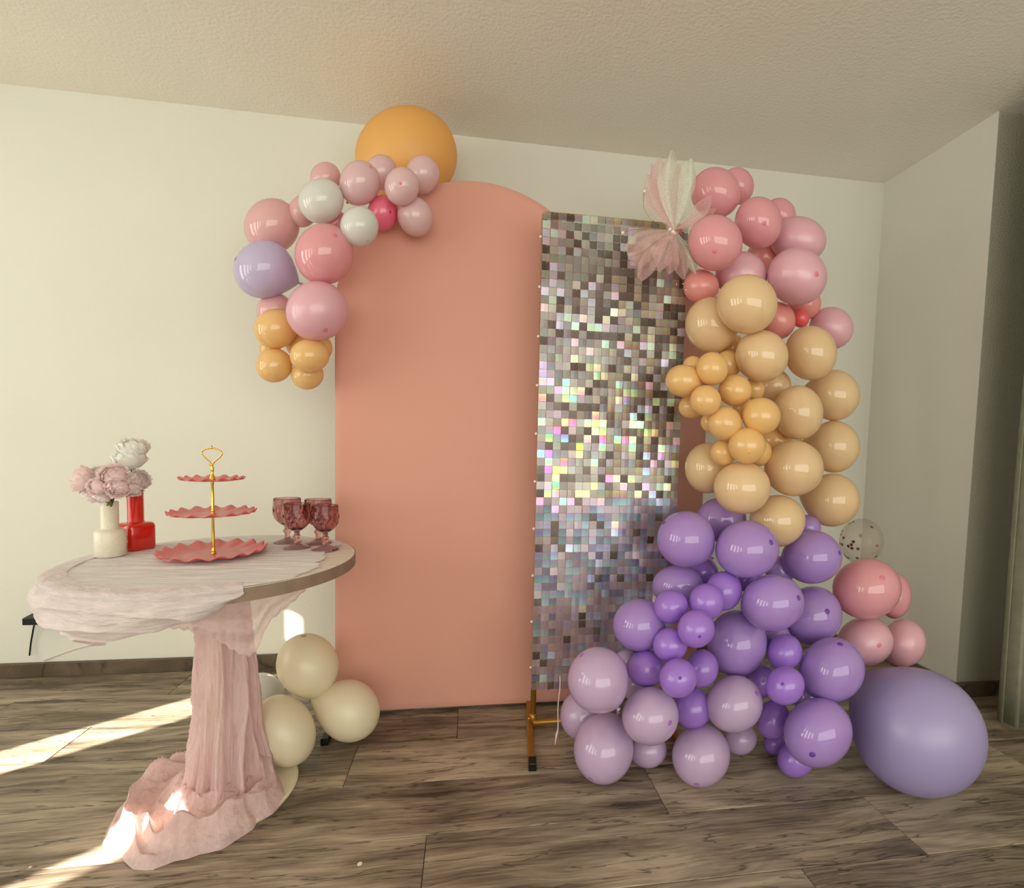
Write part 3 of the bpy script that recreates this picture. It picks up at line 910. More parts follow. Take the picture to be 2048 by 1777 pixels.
b(1728.6, 1284, 57, 50, 1.52, 'pearl_pink', 'pearly pink balloon under the largest one of the foursome', (1757, 1291), group='pink foursome low on the right')
b(1806.7, 1286, 46, 48, 1.55, 'pearl_pink', 'dull pink balloon furthest right, above the giant lavender one', group='pink foursome low on the right')
b(1829, 1459, 146, 122, 1.36, 'lavender', 'giant lavender balloon lying on the floor at the right', (1925, 1540), 38, flag='floorneck', group=None)
# floor cream
g = G_F
b(616, 1330.5, 63, 64.6, 1.74, 'cream', 'uppermost cream balloon of the floor cluster by the table', (607, 1273), group=g)
b(698, 1421, 63, 63.5, 1.72, 'cream', 'cream balloon at the right of the floor cluster, against the arch foot', (756, 1440), flag='neck', group=g)
b(568.5, 1461, 64, 74, 1.62, 'cream', 'largest cream balloon in front, leaning on the table base', None, -18, group=g)
b(526, 1385, 46, 40, 2.06, 'white', 'sunlit white balloon at the back of the floor cluster', group=g, flag='fix')

# --- settle the depths so that neighbouring balloons press instead of pass through each other
def frame(q, Y):
    d = ray(q['cx'], q['cy'])
    D = (d * (Y / d.y)).length
    dh = d.normalized()
    r = dh.cross(Vector((0, 0, 1))).normalized()
    u = r.cross(dh)
    def tang(px, py):
        e = ray(px, py); e = e / e.dot(dh)
        return Vector((e.dot(r), e.dot(u)))
    a = math.radians(q['ang'])
    ca, sa = math.cos(a), math.sin(a)
    A1 = (tang(q['cx'] + q['rx'] * ca, q['cy'] + q['rx'] * sa) - tang(q['cx'] - q['rx'] * ca, q['cy'] - q['rx'] * sa)) / 2
    A2 = (tang(q['cx'] - q['ry'] * sa, q['cy'] + q['ry'] * ca) - tang(q['cx'] + q['ry'] * sa, q['cy'] - q['ry'] * ca)) / 2
    c = math.sqrt(abs(A1.x * A2.y - A1.y * A2.x))
    w1 = (r * A1.x + u * A1.y) * D
    w2 = (r * A2.x + u * A2.y) * D
    w3 = -dh * (c * D)
    return CAM + dh * D, w1, w2, w3, c * D
n = len(B)
Ys = np.array([q['Y'] for q in B]); Y0 = Ys.copy()
dirs, rads = [], []
for q in B:
    P, w1, w2, w3, rr = frame(q, 1.0)
    dirs.append(np.array(P - CAM)); rads.append(rr)
dirs = np.array(dirs); rads = np.array(rads)
fixed = np.array([q['flag'] in ('fix',) or 'floor' in q['flag'] for q in B])
# floor contact
for i, q in enumerate(B):
    if 'floor' in q['flag']:
        lo, hi = 0.9, 1.9
        for _ in range(40):
            mid = (lo + hi) / 2
            P, w1, w2, w3, rr = frame(q, mid)
            ext = math.sqrt(w1.z ** 2 + w2.z ** 2 + w3.z ** 2)
            if P.z - ext > 0.004:
                lo = mid
            else:
                hi = mid
        Ys[i] = lo
        Y0[i] = lo
for it in range(300):
    C = CAM.z * np.array([0, 0, 1.0]) + dirs * Ys[:, None]
    R = rads * Ys
    dY = (Y0 - Ys) * 0.02
    for i in range(n):
        dv = C[i + 1:] - C[i]
        dist = np.sqrt((dv ** 2).sum(1))
        ov = 0.90 * (R[i] + R[i + 1:]) - dist
        for jj in np.nonzero(ov > 0)[0]:
            j = i + 1 + jj
            s = 1.0 if (Y0[j] >= Y0[i]) else -1.0
            push = ov[jj] * 0.25
            dY[j] += s * push; dY[i] -= s * push
    dY[fixed] = 0
    Ys = Ys + np.clip(dY, -0.02, 0.02)
    Ys = np.clip(Ys, Y0 - 0.22, Y0 + 0.13)
    for i, q in enumerate(B):                      # stay above the boards
        if not fixed[i]:
            P = CAM.z + dirs[i][2] * Ys[i]
            if P - rads[i] * Ys[i] < 0.006 and dirs[i][2] < 0:
                Ys[i] = min(Ys[i], (CAM.z - 0.006) / (rads[i] - dirs[i][2]))

NPH, NTH = 22, 32
def balloon_dir(ph, th, neck):
    s = max(0.0, (ph - math.pi / 2) / (math.pi / 2))
    z = math.cos(ph) * (1 + neck * s * s)
    r = math.sin(ph) * (1 - neck * 0.9 * s * s)
    return Vector((r * math.cos(th), r * math.sin(th), z))
def make_balloon(q, Y):
    P, w1, w2, w3, rr = frame(q, Y)
    W = Matrix((w1, w2, w3)).transposed()
    if q['tip'] is not None:
        a = math.radians(q['ang'])
        dx, dy = q['tip'][0] - q['cx'], q['tip'][1] - q['cy']
        ex, ey = (dx * math.cos(a) + dy * math.sin(a)) / q['rx'], (-dx * math.sin(a) + dy * math.cos(a)) / q['ry']
        L = math.hypot(ex, ey)
        if L > 0.96:
            ex, ey = ex / L * 0.96, ey / L * 0.96
        ax = Vector((ex, ey, math.sqrt(max(0, 1 - ex * ex - ey * ey))))
    else:
        ax = Vector((random.uniform(-.35, .35), random.uniform(-.25, .35), 1)).normalized()
    if 'neck' in q['flag']:
        ax = Vector((ax.x, ax.y, max(0.12, ax.z * 0.6))).normalized()
    T = ax.to_track_quat('Z', 'Y').to_matrix()
    A = W @ T
    neck = 0.30 if 'neck' in q['flag'] else 0.13
    v, f = [], []
    v.append(P + A @ balloon_dir(0, 0, neck))
    for i in range(1, NPH):
        for k in range(NTH):
            v.append(P + A @ balloon_dir(math.pi * 0.985 * i / (NPH - 1), 2 * math.pi * k / NTH, neck))
    for k in range(NTH):
        f.append((0, 1 + k, 1 + (k + 1) % NTH))
    for i in range(NPH - 2):
        for k in range(NTH):
            a_, b_ = 1 + i * NTH + k, 1 + i * NTH + (k + 1) % NTH
            f.append((a_, a_ + NTH, b_ + NTH, b_))
    f.append(tuple(1 + (NPH - 2) * NTH + k for k in range(NTH)))
    if A.determinant() < 0:
        f = [t[::-1] for t in f]
    o = mk('balloon', v, f, LAT[q['lat']], None, True, loc=P)
    tag(o, q['label'], 'balloon', q['group'])
    # tied neck
    zk = -(1 + neck) * 1.0
    prof = [(0.045, 0.02), (0.035, -0.01), (0.055, -0.035), (0.05, -0.055), (0.03, -0.065), (0.06, -0.085), (0.085, -0.12), (0.07, -0.125), (0.001, -0.10)]
    kv, kf = [], []
    ns = 10
    for (r_, z_) in prof:
        for k in range(ns):
            w = 2 * math.pi * k / ns
            kv.append(P + A @ Vector((r_ * math.cos(w), r_ * math.sin(w), zk + z_)))
    for i in range(len(prof) - 1):
        for k in range(ns):
            kf.append((i * ns + k, i * ns + (k + 1) % ns, (i + 1) * ns + (k + 1) % ns, (i + 1) * ns + k))
    if A.determinant() > 0:
        kf = [t[::-1] for t in kf]
    mk('knot', kv, kf, LAT[q['lat']], o, True)
    if q['tip'] is None or q['lat'] == 'lavender':
        return o
    tm = TIP.get(TIPOF.get(q['lat'], q['lat']))
    tv, tf = [P + A @ Vector((0, 0, 1.022))], []
    for (ph, hh) in ((0.035, 1.018), (0.07, 1.008), (0.095, 1.0005)):
        for k in range(12):
            w = 2 * math.pi * k / 12
            tv.append(P + A @ Vector((math.sin(ph) * math.cos(w) * hh, math.sin(ph) * math.sin(w) * hh, math.cos(ph) * hh)))
    for k in range(12):
        tf.append((0, 1 + k, 1 + (k + 1) % 12))
    for i in range(2):
        for k in range(12):
            a_, b_ = 1 + i * 12 + k, 1 + i * 12 + (k + 1) % 12
            tf.append((a_, a_ + 12, b_ + 12, b_))
    if A.determinant() < 0:
        tf = [t[::-1] for t in tf]
    t = mk('balloon_tip', tv, tf, tm, o, True)
    t['label'] = 'darker latex tip'
    return o
for i, q in enumerate(B):
    make_balloon(q, float(Ys[i]))

# clear balloon with confetti
M['clear'], nt, bs = new_mat('clear_latex')
gl = node(nt, 'ShaderNodeBsdfGlossy'); gl.inputs['Roughness'].default_value = 0.12
df = node(nt, 'ShaderNodeBsdfDiffuse'); df.inputs['Color'].default_value = rgb(225, 215, 200)
tr = node(nt, 'ShaderNodeBsdfTransparent'); tr.inputs['Color'].default_value = (0.95, 0.93, 0.90, 1)
m1 = node(nt, 'ShaderNodeMixShader'); m1.inputs[0].default_value = 0.12
nt.links.new(tr.outputs[0], m1.inputs[1]); nt.links.new(df.outputs[0], m1.inputs[2])
lw = node(nt, 'ShaderNodeLayerWeight'); lw.inputs['Blend'].default_value = 0.12
m2 = node(nt, 'ShaderNodeMixShader')
nt.links.new(lw.outputs['Facing'], m2.inputs[0]); nt.links.new(m1.outputs[0], m2.inputs[1]); nt.links.new(gl.outputs[0], m2.inputs[2])
nt.links.new(m2.outputs[0], nt.nodes['Material Output'].inputs['Surface'])
LAT['clear'] = M['clear']
cq = dict(cx=1722, cy=1083, rx=45, ry=46, Y=1.74, lat='clear', label='clear balloon dotted with dark pink foil confetti', tip=None, ang=0, flag='', group=None)
cb_ = make_balloon(cq, 1.74)
M['foil'] = plain('pink_foil', rgb(200, 30, 110), 0.25, 0.8)
M['foil_dark'] = plain('dark_pink_foil', rgb(120, 20, 50), 0.3, 0.6)
CP, w1, w2, w3, crr = frame(cq, 1.74)
for (px, py, front) in ((1706, 1043, 0), (1744, 1054, 0), (1680, 1060, 1), (1687, 1076, 1), (1707, 1084, 1), (1703, 1090, 1), (1697, 1093, 1), (1678, 1088, 1), (1684, 1090, 1), (1704, 1097, 1), (1716, 1098, 1), (1753, 1092, 1), (1688, 1114, 1), (1696, 1117, 1), (1690, 1122, 0), (1714, 1118, 0), (1756, 1117, 0), (1641, 1056, 1), (1698, 1045, 0), (1693, 1119, 1)):
    dx, dy = (px - cq['cx']) / cq['rx'], (py - cq['cy']) / cq['ry']
    L = math.hypot(dx, dy)
    if L > 0.95:
        dx, dy = dx / L * 0.95, dy / L * 0.95
    dz = math.sqrt(max(0.0, 1 - dx * dx - dy * dy)) * (1 if front else -1)
    nn = Vector((dx, dy, dz))
    pos = CP + (w1 * dx + w2 * dy + w3 * dz) * 0.985
    nw = (w1 * dx + w2 * dy + w3 * dz).normalized()
    s = nw.orthogonal().normalized(); t = nw.cross(s)
    vv = [pos + nw * h + (s * math.cos(k * math.pi / 5) + t * math.sin(k * math.pi / 5)) * 0.0062 for h in (0.0, 0.0006) for k in range(10)]
    ff = [tuple(range(10))[::-1], tuple(range(10, 20))] + [(k, (k + 1) % 10, 10 + (k + 1) % 10, 10 + k) for k in range(10)]
    mk('confetti', vv, ff, M['foil'] if front and random.random() < 0.6 else M['foil_dark'], cb_, False)

# ------------------------------------------------------------------ tulle bow on the gold stand
M['tulle'] = sheer('pink_tulle', rgb(252, 212, 210), 0.44, 0.4, 0.5, 300, (1, 1, 1), 0.2, 0.001, 0.5)
M['irid'] = sheer('iridescent_organza', rgb(238, 244, 224), 0.50, 0.3, 0.25, 200, (1, 1, 1), 0.2, 0.001, 0.2, 0.6)
KX, KY, KYY = 1349, 461, 1.585
bow = tag(empty('tulle_bow', at(KX, KY, KYY)), 'pale pink tulle and iridescent organza bow pinned above the sequins', 'bow')
bows = random.Random(3)
def petal(tx, ty, wid, mat, dy=0.0, bend=0.0, tipw=0.35, name='petal'):
    """gathered at the knot, widening to its tip; folds run lengthwise."""
    NU, NV = 22, 17
    v = []
    dxp, dyp = tx - KX, ty - KY
    L = math.hypot(dxp, dyp)
    nx, ny = -dyp / L, dxp / L
    ph = bows.uniform(0, 6)
    for i in range(NU):
        u = i / (NU - 1)
        w = wid * (0.06 + 0.94 * math.sin(min(1.0, u * 1.15) * math.pi * 0.5) ** 1.2) * (1 - (1 - tipw) * max(0, (u - 0.62) / 0.38) ** 2)
        for j in range(NV):
            s = 2 * j / (NV - 1) - 1
            e = u - (0.10 * s * s + 0.04 * math.sin(s * 3 + ph)) * u ** 3
            bx = bend * math.sin(u * math.pi) * 1.0
            px = KX + dxp * e + nx * (w * s + bx)
            py = KY + dyp * e + ny * (w * s + bx)
            y = KYY + dy * math.sin(u * 1.6) + (0.014 * u) * math.sin(s * 3.4 + ph + u * 1.2) + 0.006 * u * nz(s * 3, u * 4, ph) + 0.02 * u * s * s
            v.append(at(px, py, y))
    o = mk(name, v, grid_faces(NU, NV), mat, bow)
    return o
for (tx, ty, wd, mt, dy, bd, tw) in (
        (1318, 311, 17, 'tulle', 0.0, -14, 0.3), (1341, 303, 21, 'irid', -0.02, -12, 0.55), (1379, 315, 19, 'irid', -0.03, 6, 0.5),
        (1292, 352, 22, 'tulle', 0.01, -10, 0.5), (1357, 330, 20, 'tulle', 0.02, -4, 0.4), (1424, 396, 16, 'tulle', -0.03, 4, 0.5),
        (1432, 420, 13, 'tulle', -0.02, 2, 0.5), (1305, 330, 15, 'tulle', 0.03, -16, 0.4),
        (1249, 505, 20, 'tulle', -0.02, 8, 0.6), (1277, 562, 20, 'tulle', -0.03, 6, 0.4), (1316, 540, 22, 'tulle', -0.04, 2, 0.5),
        (1342, 548, 15, 'tulle', -0.03, 0, 0.7), (1366, 556, 17, 'tulle', -0.02, -2, 0.7), (1392, 548, 11, 'irid', 0.0, -5, 0.6), (1265, 530, 22, 'tulle', 0.0, 8, 0.7)):
    petal(tx, ty, wd, M[mt], dy, bd, tw)
M['pink_cord'] = plain('deep_pink_cord', rgb(214, 92, 105), 0.5)
m = MB(); m.tube([at(1338, 457, 1.575), at(1346, 462, 1.565), at(1358, 459, 1.57), at(1364, 470, 1.575)], 0.0022, 8); m.build('tie_cord', M['pink_cord'], bow)
def wire(pts, name='wire'):
    m = MB(); m.tube([at(*p) for p in pts], 0.0008, 6); m.build(name, M['gold'], bow)
wire([(1288, 384, 1.60), (1287, 415, 1.60), (1300, 438, 1.60), (1330, 455, 1.59)])
wire([(1250, 464, 1.62), (1262, 460, 1.62), (1300, 458, 1.60), (1335, 459, 1.59)])
for (px, py, r, yy) in ((1289, 383, 0.0055, 1.595), (1246, 466, 0.006, 1.615), (1340, 459, 0.006, 1.560), (1346, 464, 0.0065, 1.555), (1349, 467, 0.005, 1.558), (1366, 568, 0.0022, 1.62), (1353, 569, 0.0022, 1.62), (1372, 580, 0.0022, 1.62)):
    m = MB(); m.ball(at(px, py, yy), r, 12, 8); m.build('pearl', M['pearl'], bow)

# ------------------------------------------------------------------ table
TX, TY, TZ, TR = -0.7074, 1.5086, 0.709, 0.368
M['table'] = wood('whitewashed_wood', [(0.30, rgb(205, 192, 178)), (0.5, rgb(226, 215, 203)), (0.7, rgb(240, 232, 222))], 2.0, 16.0, 0.55, 0.95)
M['table_leg'] = plain('cream_metal', rgb(238, 228, 200), 0.4)
table = tag(empty('pedestal_table', (TX, TY, 0)), 'round pale wooden pedestal table half covered in pink gauze', 'table')
m = MB()
m.lathe([(0.001, -0.034), (TR - 0.003, -0.034), (TR, -0.031), (TR, -0.003), (TR - 0.003, 0.0), (0.001, 0.0)], (TX, TY, TZ), 128)
o = m.build('table_top', M['table'], table); sharp_edges(o, 30)
M['edge'] = plain('brown_edge_band', rgb(150, 126, 108), 0.6, var=0.12)
m = MB(); m.lathe([(TR - 0.002, -0.0335), (TR + 0.0006, -0.033), (TR + 0.0006, -0.0015), (TR - 0.002, -0.001)], (TX, TY, TZ), 128)
o = m.build('edge_band', M['edge'], table); sharp_edges(o, 30)
m = MB(); m.lathe([(0.042, 0.012), (0.038, 0.05), (0.038, TZ - 0.05), (0.06, TZ - 0.036)], (TX, TY, 0), 32); m.build('column', M['table_leg'], table)
m = MB(); m.lathe([(0.001, 0.0), (0.199, 0.0), (0.2014, 0.004), (0.2014, 0.009), (0.197, 0.013), (0.05, 0.018), (0.001, 0.018)], (TX, TY, 0), 96)
o = m.build('base', M['table_leg'], table); sharp_edges(o, 40)

# gauze
GA = rgb(250, 222, 221)
M['gauze'] = sheer('pink_gauze', GA, 0.86, 0.35, 0.8, 42, (1.6, 1.6, 0.28), 1.0, 0.011, 0.3, 0.1)
M['gauze_top'] = sheer('pink_gauze_top', rgb(255, 249, 248), 0.88, 0.08, 0.8, 24, (0.3, 3.6, 1.0), 1.0, 0.008, 0.3, 0.1)
M['gauze_hang'] = sheer('pink_gauze_hang', rgb(253, 240, 240), 0.86, 0.2, 0.8, 34, (0.5, 0.5, 2.2), 1.0, 0.012, 0.3, 0.1)
M['gauze_floor'] = sheer('pink_gauze_pile', GA, 0.90, 0.35, 0.8, 40, (1, 1, 1), 1.0, 0.011, 0.3, 0.1)
cloth = tag(empty('gauze_cloth', (TX, TY, TZ)), 'crinkled pale pink gauze runner draped over the table down to the floor', 'cloth')
# spread over the top
NR, NA = 40, 150
v = []
idx = {}
for i in range(NR):
    r = (TR - 0.004) * (i + 0.2) / (NR - 0.8)
    for k in range(NA):
        a = 2 * math.pi * k / NA
        x, y = TX + r * math.cos(a), TY + r * math.sin(a)
        h = 0.0022 + 0.0028 * abs(nz(x * 3.5, y * 34, 1)) + 0.0016 * nz(x * 11, y * 60, 4)
        near = max(0.0, -(x - TX) * 0.6 - (y - TY)) / TR
        h += 0.006 * near * abs(nz(x * 9, y * 22, 2))
        h *= min(1.0, (TR - r) / 0.02 + 0.35)
        v.append((x, y, TZ + max(0.0012, h)))
f = []
for i in range(NR - 1):
    for k in range(NA):
        a = i * NA + k; b2 = i * NA + (k + 1) % NA
        if v[a][0] < -0.42 + 0.03 * nz(v[a][1] * 12):
            f.append((a, b2, b2 + NA, a + NA))
mk('spread_on_top', v, f, M['gauze_top'], cloth)
# overhang at the front left
OUT = [(60, 1245), (100, 1262), (120, 1284), (150, 1295), (200, 1292), (300, 1274), (350, 1260), (400, 1262), (440, 1268), (480, 1262)]
def outline_y(px):
    return float(np.interp(px, [p[0] for p in OUT], [p[1] for p in OUT]))
NA2, NS = 170, 64
v = []
A0, A1 = math.radians(-198), math.radians(-58)
for i in range(NA2):
    a = A0 + (A1 - A0) * i / (NA2 - 1)
    e = (cos_a, sin_a) = math.cos(a), math.sin(a)
    t = i / (NA2 - 1)
    zb = 0.45
    for _ in range(6):
        rr_ = TR - 0.02
        p = (TX + rr_ * cos_a, TY + rr_ * sin_a, zb)
        px, py = project(p)
        zb += (py - outline_y(px)) / F_PX * 1.35
    fade = min(1, t / 0.10) * min(1, (1 - t) / 0.12)
    zb = TZ - 0.010 - (TZ - 0.010 - zb) * (fade ** 0.8)
    for j in range(NS):
        s = j / (NS - 1)
        if s < 0.22:
            q = s / 0.22
            r = TR - 0.05 + 0.0545 * math.sin(q * math.pi / 2) ** 0.8
            z = TZ + 0.0065 - 0.0135 * (1 - math.cos(q * math.pi / 2)) ** 2.2
            amp = 0.15
        else:
            q = (s - 0.22) / 0.78
            z = TZ - 0.007 + (zb - TZ + 0.007) * q
            r = TR + 0.0045 + 0.016 * math.sin(q * math.pi) - 0.055 * q * q
            amp = min(1, q * 3)
        wr = nz(t * 4, z * 22 + t * 6, 1.0) * 0.012 + 0.013 * (1 - abs(math.sin(z * 62 + 2.6 * nz(t * 3, z * 4, 3) + t * 7))) ** 1.5 + 0.006 * nz(t * 18, z * 22, 5)
        r += wr * amp
        v.append((TX + r * cos_a, TY + r * sin_a, z + 0.004 * nz(t * 14, s * 6, 8) * amp))
mk('overhang', v, grid_faces(NA2, NS), M['gauze_hang'], cloth)
# flap tucked below the top at the front right
TOPY = [(330, 1226), (350, 1222), (400, 1214), (450, 1208), (500, 1200), (550, 1190), (612, 1176)]
BOT = [(300, 1240), (330, 1258), (360, 1259), (400, 1266), (440, 1284), (475, 1306), (497, 1313), (512, 1305), (520, 1288), (530, 1262), (540, 1243), (560, 1226), (585, 1206), (604, 1188), (614, 1178)]
v = []
NX, NZ = 80, 22
for i in range(NX):
    px = 306 + (612 - 306) * i / (NX - 1)
    yt = float(np.interp(px, *zip(*TOPY))) - 14
    yb = float(np.interp(px, *zip(*BOT))) + 2.0 * math.sin(i * 1.3)
    # depth of the front of a circle a little inside the rim
    d = ray(px, yt)
    rr_ = TR - 0.05
    lo, hi = 0.9, TY
    ax_, bx_ = d.x / d.y, 0
    best = None
    A_ = 1 + ax_ * ax_; B_ = -2 * (TX * ax_ + TY); C_ = TX * TX + TY * TY - rr_ * rr_
    disc = B_ * B_ - 4 * A_ * C_
    Yf = (-B_ - math.sqrt(max(0.0, disc))) / (2 * A_)
    for j in range(NZ):
        q = j / (NZ - 1)
        py = yt + (yb - yt) * q
        y = Yf + 0.05 * q + 0.010 * nz(px * 0.02 + q * 2, q * 5) + 0.006 * math.sin(q * 14 + px * 0.03)
        v.append(at(px, py, y))
M['gauze_flap'] = sheer('pink_gauze_flap', rgb(248, 222, 220), 0.70, 0.35, 0.8, 24, (1.2, 1.2, 1.2), 0.6, 0.006, 0.3, 0.1)
mk('tucked_flap', v, grid_faces(NX, NZ), M['gauze_flap'], cloth)
# wrapped round the column
NA3, NZ3 = 260, 70
v = []
for k in range(NA3):
    a = 2 * math.pi * k / NA3
    for j in range(NZ3):
        s = j / (NZ3 - 1)
        z = 0.645 - s * 0.615
        r0 = 0.058 + 0.030 * s + 0.022 * max(0, s - 0.72) / 0.28
        sw = 1.3 * nz(1.5 * math.cos(a), 1.5 * math.sin(a), s * 1.6) + 0.25 * math.sin(s * 5)
        rid = 1 - abs(math.sin(4.5 * a + 2.0 * sw))                       # sharp pleats
        rid2 = 1 - abs(math.sin(10.5 * a + 3.0 * sw + 1.1))
        fold = 0.34 * rid ** 1.3 + 0.16 * rid2 - 0.20
        fold += 0.10 * nz(5 * math.cos(a), 5 * math.sin(a), s * 5) + 0.05 * nz(12 * math.cos(a), 12 * math.sin(a), s * 9)
        r = r0 * (1 + fold * (0.8 + 0.3 * s))
        r = max(r, 0.046)
        cxs = TX + 0.012 * math.sin(s * 3) + 0.012 * s
        v.append((cxs + r * math.cos(a), TY + r * math.sin(a), z))
mk('column_wrap', v, grid_faces(NA3, NZ3, True), M['gauze'], cloth)
# pile on the floor
POLY = [(205, 1684), (221, 1642), (262, 1592), (318, 1556), (372, 1534), (440, 1530), (505, 1536), (548, 1546), (567, 1566), (570, 1592), (548, 1622), (512, 1640), (507, 1652), (470, 1676), (445, 1692), (400, 1703), (350, 1716), (300, 1734), (268, 1732), (245, 1712), (232, 1694), (216, 1692)]
PP = [on(x, y, 0.012) for x, y in POLY]
cc = on(392, 1618, 0.012)
angs = sorted([(math.atan2(p.y - cc.y, p.x - cc.x), math.hypot(p.x - cc.x, p.y - cc.y)) for p in PP])
aa = np.array([q[0] for q in angs]); rr2 = np.array([q[1] for q in angs])
aa = np.concatenate([aa - 2 * math.pi, aa, aa + 2 * math.pi]); rr2 = np.concatenate([rr2] * 3)
NA4, NR4 = 260, 76
v = []
for k in range(NA4):
    a = 2 * math.pi * k / NA4 - math.pi
    Rb = float(np.interp(a, aa, rr2)) * (1 + 0.025 * nz(math.cos(a) * 4, math.sin(a) * 4, 2))
    for j in range(NR4):
        s = j / (NR4 - 1)
        x, y = cc.x + Rb * s * math.cos(a), cc.y + Rb * s * math.sin(a)
        d = Rb * (1 - s)
        edge = min(1.0, d / 0.018) ** 0.5
        ridge = math.exp(-((d - 0.045) / 0.026) ** 2)
        w = nz(x * 6, y * 6, 1.5)
        roll = 0.8 + 0.9 * nz(math.cos(a) * 2.0, math.sin(a) * 2.0, 7)
        h = 0.009 + 0.040 * ridge * roll
        st = (1 - abs(math.sin(d * 95 + 3.6 * w + a * 1.5))) ** 1.4                # strands following the edge
        h += 0.019 * st * (0.45 + ridge) + 0.012 * abs(nz(x * 16, y * 16, 3)) + 0.004 * nz(x * 45, y * 45, 4)
        rc = math.hypot(x - TX, y - TY)
        h += 0.016 if rc < 0.2014 else 0.016 * max(0, 1 - (rc - 0.2014) / 0.03)
        h += 0.045 * math.exp(-((rc - 0.10) / 0.035) ** 2)
        v.append((x, y, max(0.0025, h * edge)))
mk('pile_on_floor', v, grid_faces(NA4, NR4, True), M['gauze_floor'], cloth)

# ------------------------------------------------------------------ things on the table
ZT = TZ + 0.0042
# tiered stand
M['plate'] = plain('coral_pink_enamel', rgb(226, 112, 112), 0.32, bump=(60, 0.05, 0.001), coat=0.2)
cs = on(427, 1110, ZT)
CSX, CSY = cs.x, cs.y
cake = tag(empty('tiered_stand', (CSX, CSY, ZT)), 'three-tier cake stand with coral wavy plates and gold handle', 'cake stand')
pxm = F_PX / ((Vector((CSX, CSY, ZT)) - CAM).dot(CF))          # pixels per metre there
def wavy_plate(z, R, rise, nw, ph, amp):
    NRp, NAp = 20, 180
    v = []
    for top in (1, 0):
        for i in range(NRp):
            s = i / (NRp - 1)
            for k in range(NAp):
                a = 2 * math.pi * k / NAp
                e = max(0.0, (s - 0.55) / 0.45)
                wv = math.sin(nw * a + ph + 0.5 * math.sin(2 * a))
                r = R * s * (1 + 0.02 * e * wv)
                zz = z + rise * e ** 1.4 + amp * e ** 1.6 * wv + (0.0028 if top else 0.0)
                v.append((CSX + max(r, 0.0005) * math.cos(a), CSY + max(r, 0.0005) * math.sin(a), zz))
    f = []
    N = NRp * NAp
    for i in range(NRp - 1):
        for k in range(NAp):
            a_, b_ = i * NAp + k, i * NAp + (k + 1) % NAp
            f.append((a_, b_, b_ + NAp, a_ + NAp))
            f.append((N + a_, N + a_ + NAp, N + b_ + NAp, N + b_))
    for k in range(NAp):
        a_, b_ = (NRp - 1) * NAp + k, (NRp - 1) * NAp + (k + 1) % NAp
        f.append((a_, b_, N + b_, N + a_))
    return v, f
H1, H2 = 80 / pxm, 148 / pxm
for z, R, rise, nw, ph, am in ((ZT, 93 / pxm, 0.015, 17, 0.4, 0.0052), (ZT + H1, 75 / pxm, 0.010, 16, 1.4, 0.0042), (ZT + H2, 55.5 / pxm, 0.008, 15, 2.2, 0.0034)):
    v, f = wavy_plate(z, R, rise, nw, ph, am)
    mk('plate', v, f, M['plate'], cake)
def rod(z0, z1):
    L = z1 - z0
    m = MB()
    m.lathe([(0.0075, 0.0032), (0.0078, 0.0045), (0.0045, 0.006), (0.0055, 0.010), (0.0058, 0.013), (0.0042, 0.016), (0.0036, 0.022), (0.0040, L * 0.55), (0.0032, L - 0.012), (0.0046, L - 0.006), (0.0050, L - 0.001), (0.003, L)], (CSX, CSY, z0), 18)
    m.build('rod', M['gold_bright'], cake)
rod(ZT, ZT + H1); rod(ZT + H1, ZT + H2)
m = MB(); m.lathe([(0.0082, 0.003), (0.0086, 0.005), (0.0066, 0.008), (0.0064, 0.013), (0.0042, 0.018), (0.0030, 0.022), (0.0042, 0.030), (0.0046, 0.036), (0.0034, 0.042), (0.003, 0.047)], (CSX, CSY, ZT + H2), 18)
m.build('rod', M['gold_bright'], cake)
# handle ring, seen face on
hz = ZT + H2 + 0.046
hd = Vector((CR.x, CR.y, 0)).normalized()
k1 = 1.0 / pxm
pts = [(0, 0), (-4, 6), (-11, 12), (-18, 19), (-20, 25), (-15, 30), (-6, 33), (0, 34), (6, 33), (15, 30), (20, 25), (18, 19), (11, 12), (4, 6)]
# smooth the loop
def catmull(P, n=5):
    out = []
    N = len(P)
    for i in range(N):
        p0, p1, p2, p3 = (Vector(P[(i + j) % N] + (0,)) for j in (-1, 0, 1, 2))
        for k in range(n):
            t = k / n
            out.append(0.5 * ((2 * p1) + (p2 - p0) * t + (2 * p0 - 5 * p1 + 4 * p2 - p3) * t * t + (3 * p1 - p0 - 3 * p2 + p3) * t ** 3))
    return out
loop = [Vector((CSX, CSY, hz)) + hd * (p.x * k1) + Vector((0, 0, p.y * k1)) for p in catmull(pts)]
m = MB(); m.tube(loop, 0.0019, 8, True)
h_ = m.build('handle', M['gold_bright'], cake)
m = MB()
top = Vector((CSX, CSY, hz + 34 * k1))
m.lathe([(0.0028, -0.003), (0.0036, 0.0), (0.0026, 0.003), (0.0012, 0.006), (0.0002, 0.009)], top, 10)
for sx, dz in ((-1, 0), (1, 0)):
    m.ball(top + hd * (sx * 0.006) + Vector((0, 0, -0.0003)), 0.0026, 8, 6)
    m.ball(top + hd * (sx * 0.0105) + Vector((0, 0, -0.003)), 0.0020, 8, 6)
m.build('finial', M['gold_bright'], h_)
m = MB(); m.ball((CSX, CSY, hz), 0.0036, 10, 8); m.build('collar', M['gold_bright'], h_)
m = MB(); m.ball(Vector((CSX, CSY, hz)) - hd * 0.005 + Vector((0, 0, 0.001)), 0.003, 10, 8); m.build('curl', M['gold_bright'], h_)

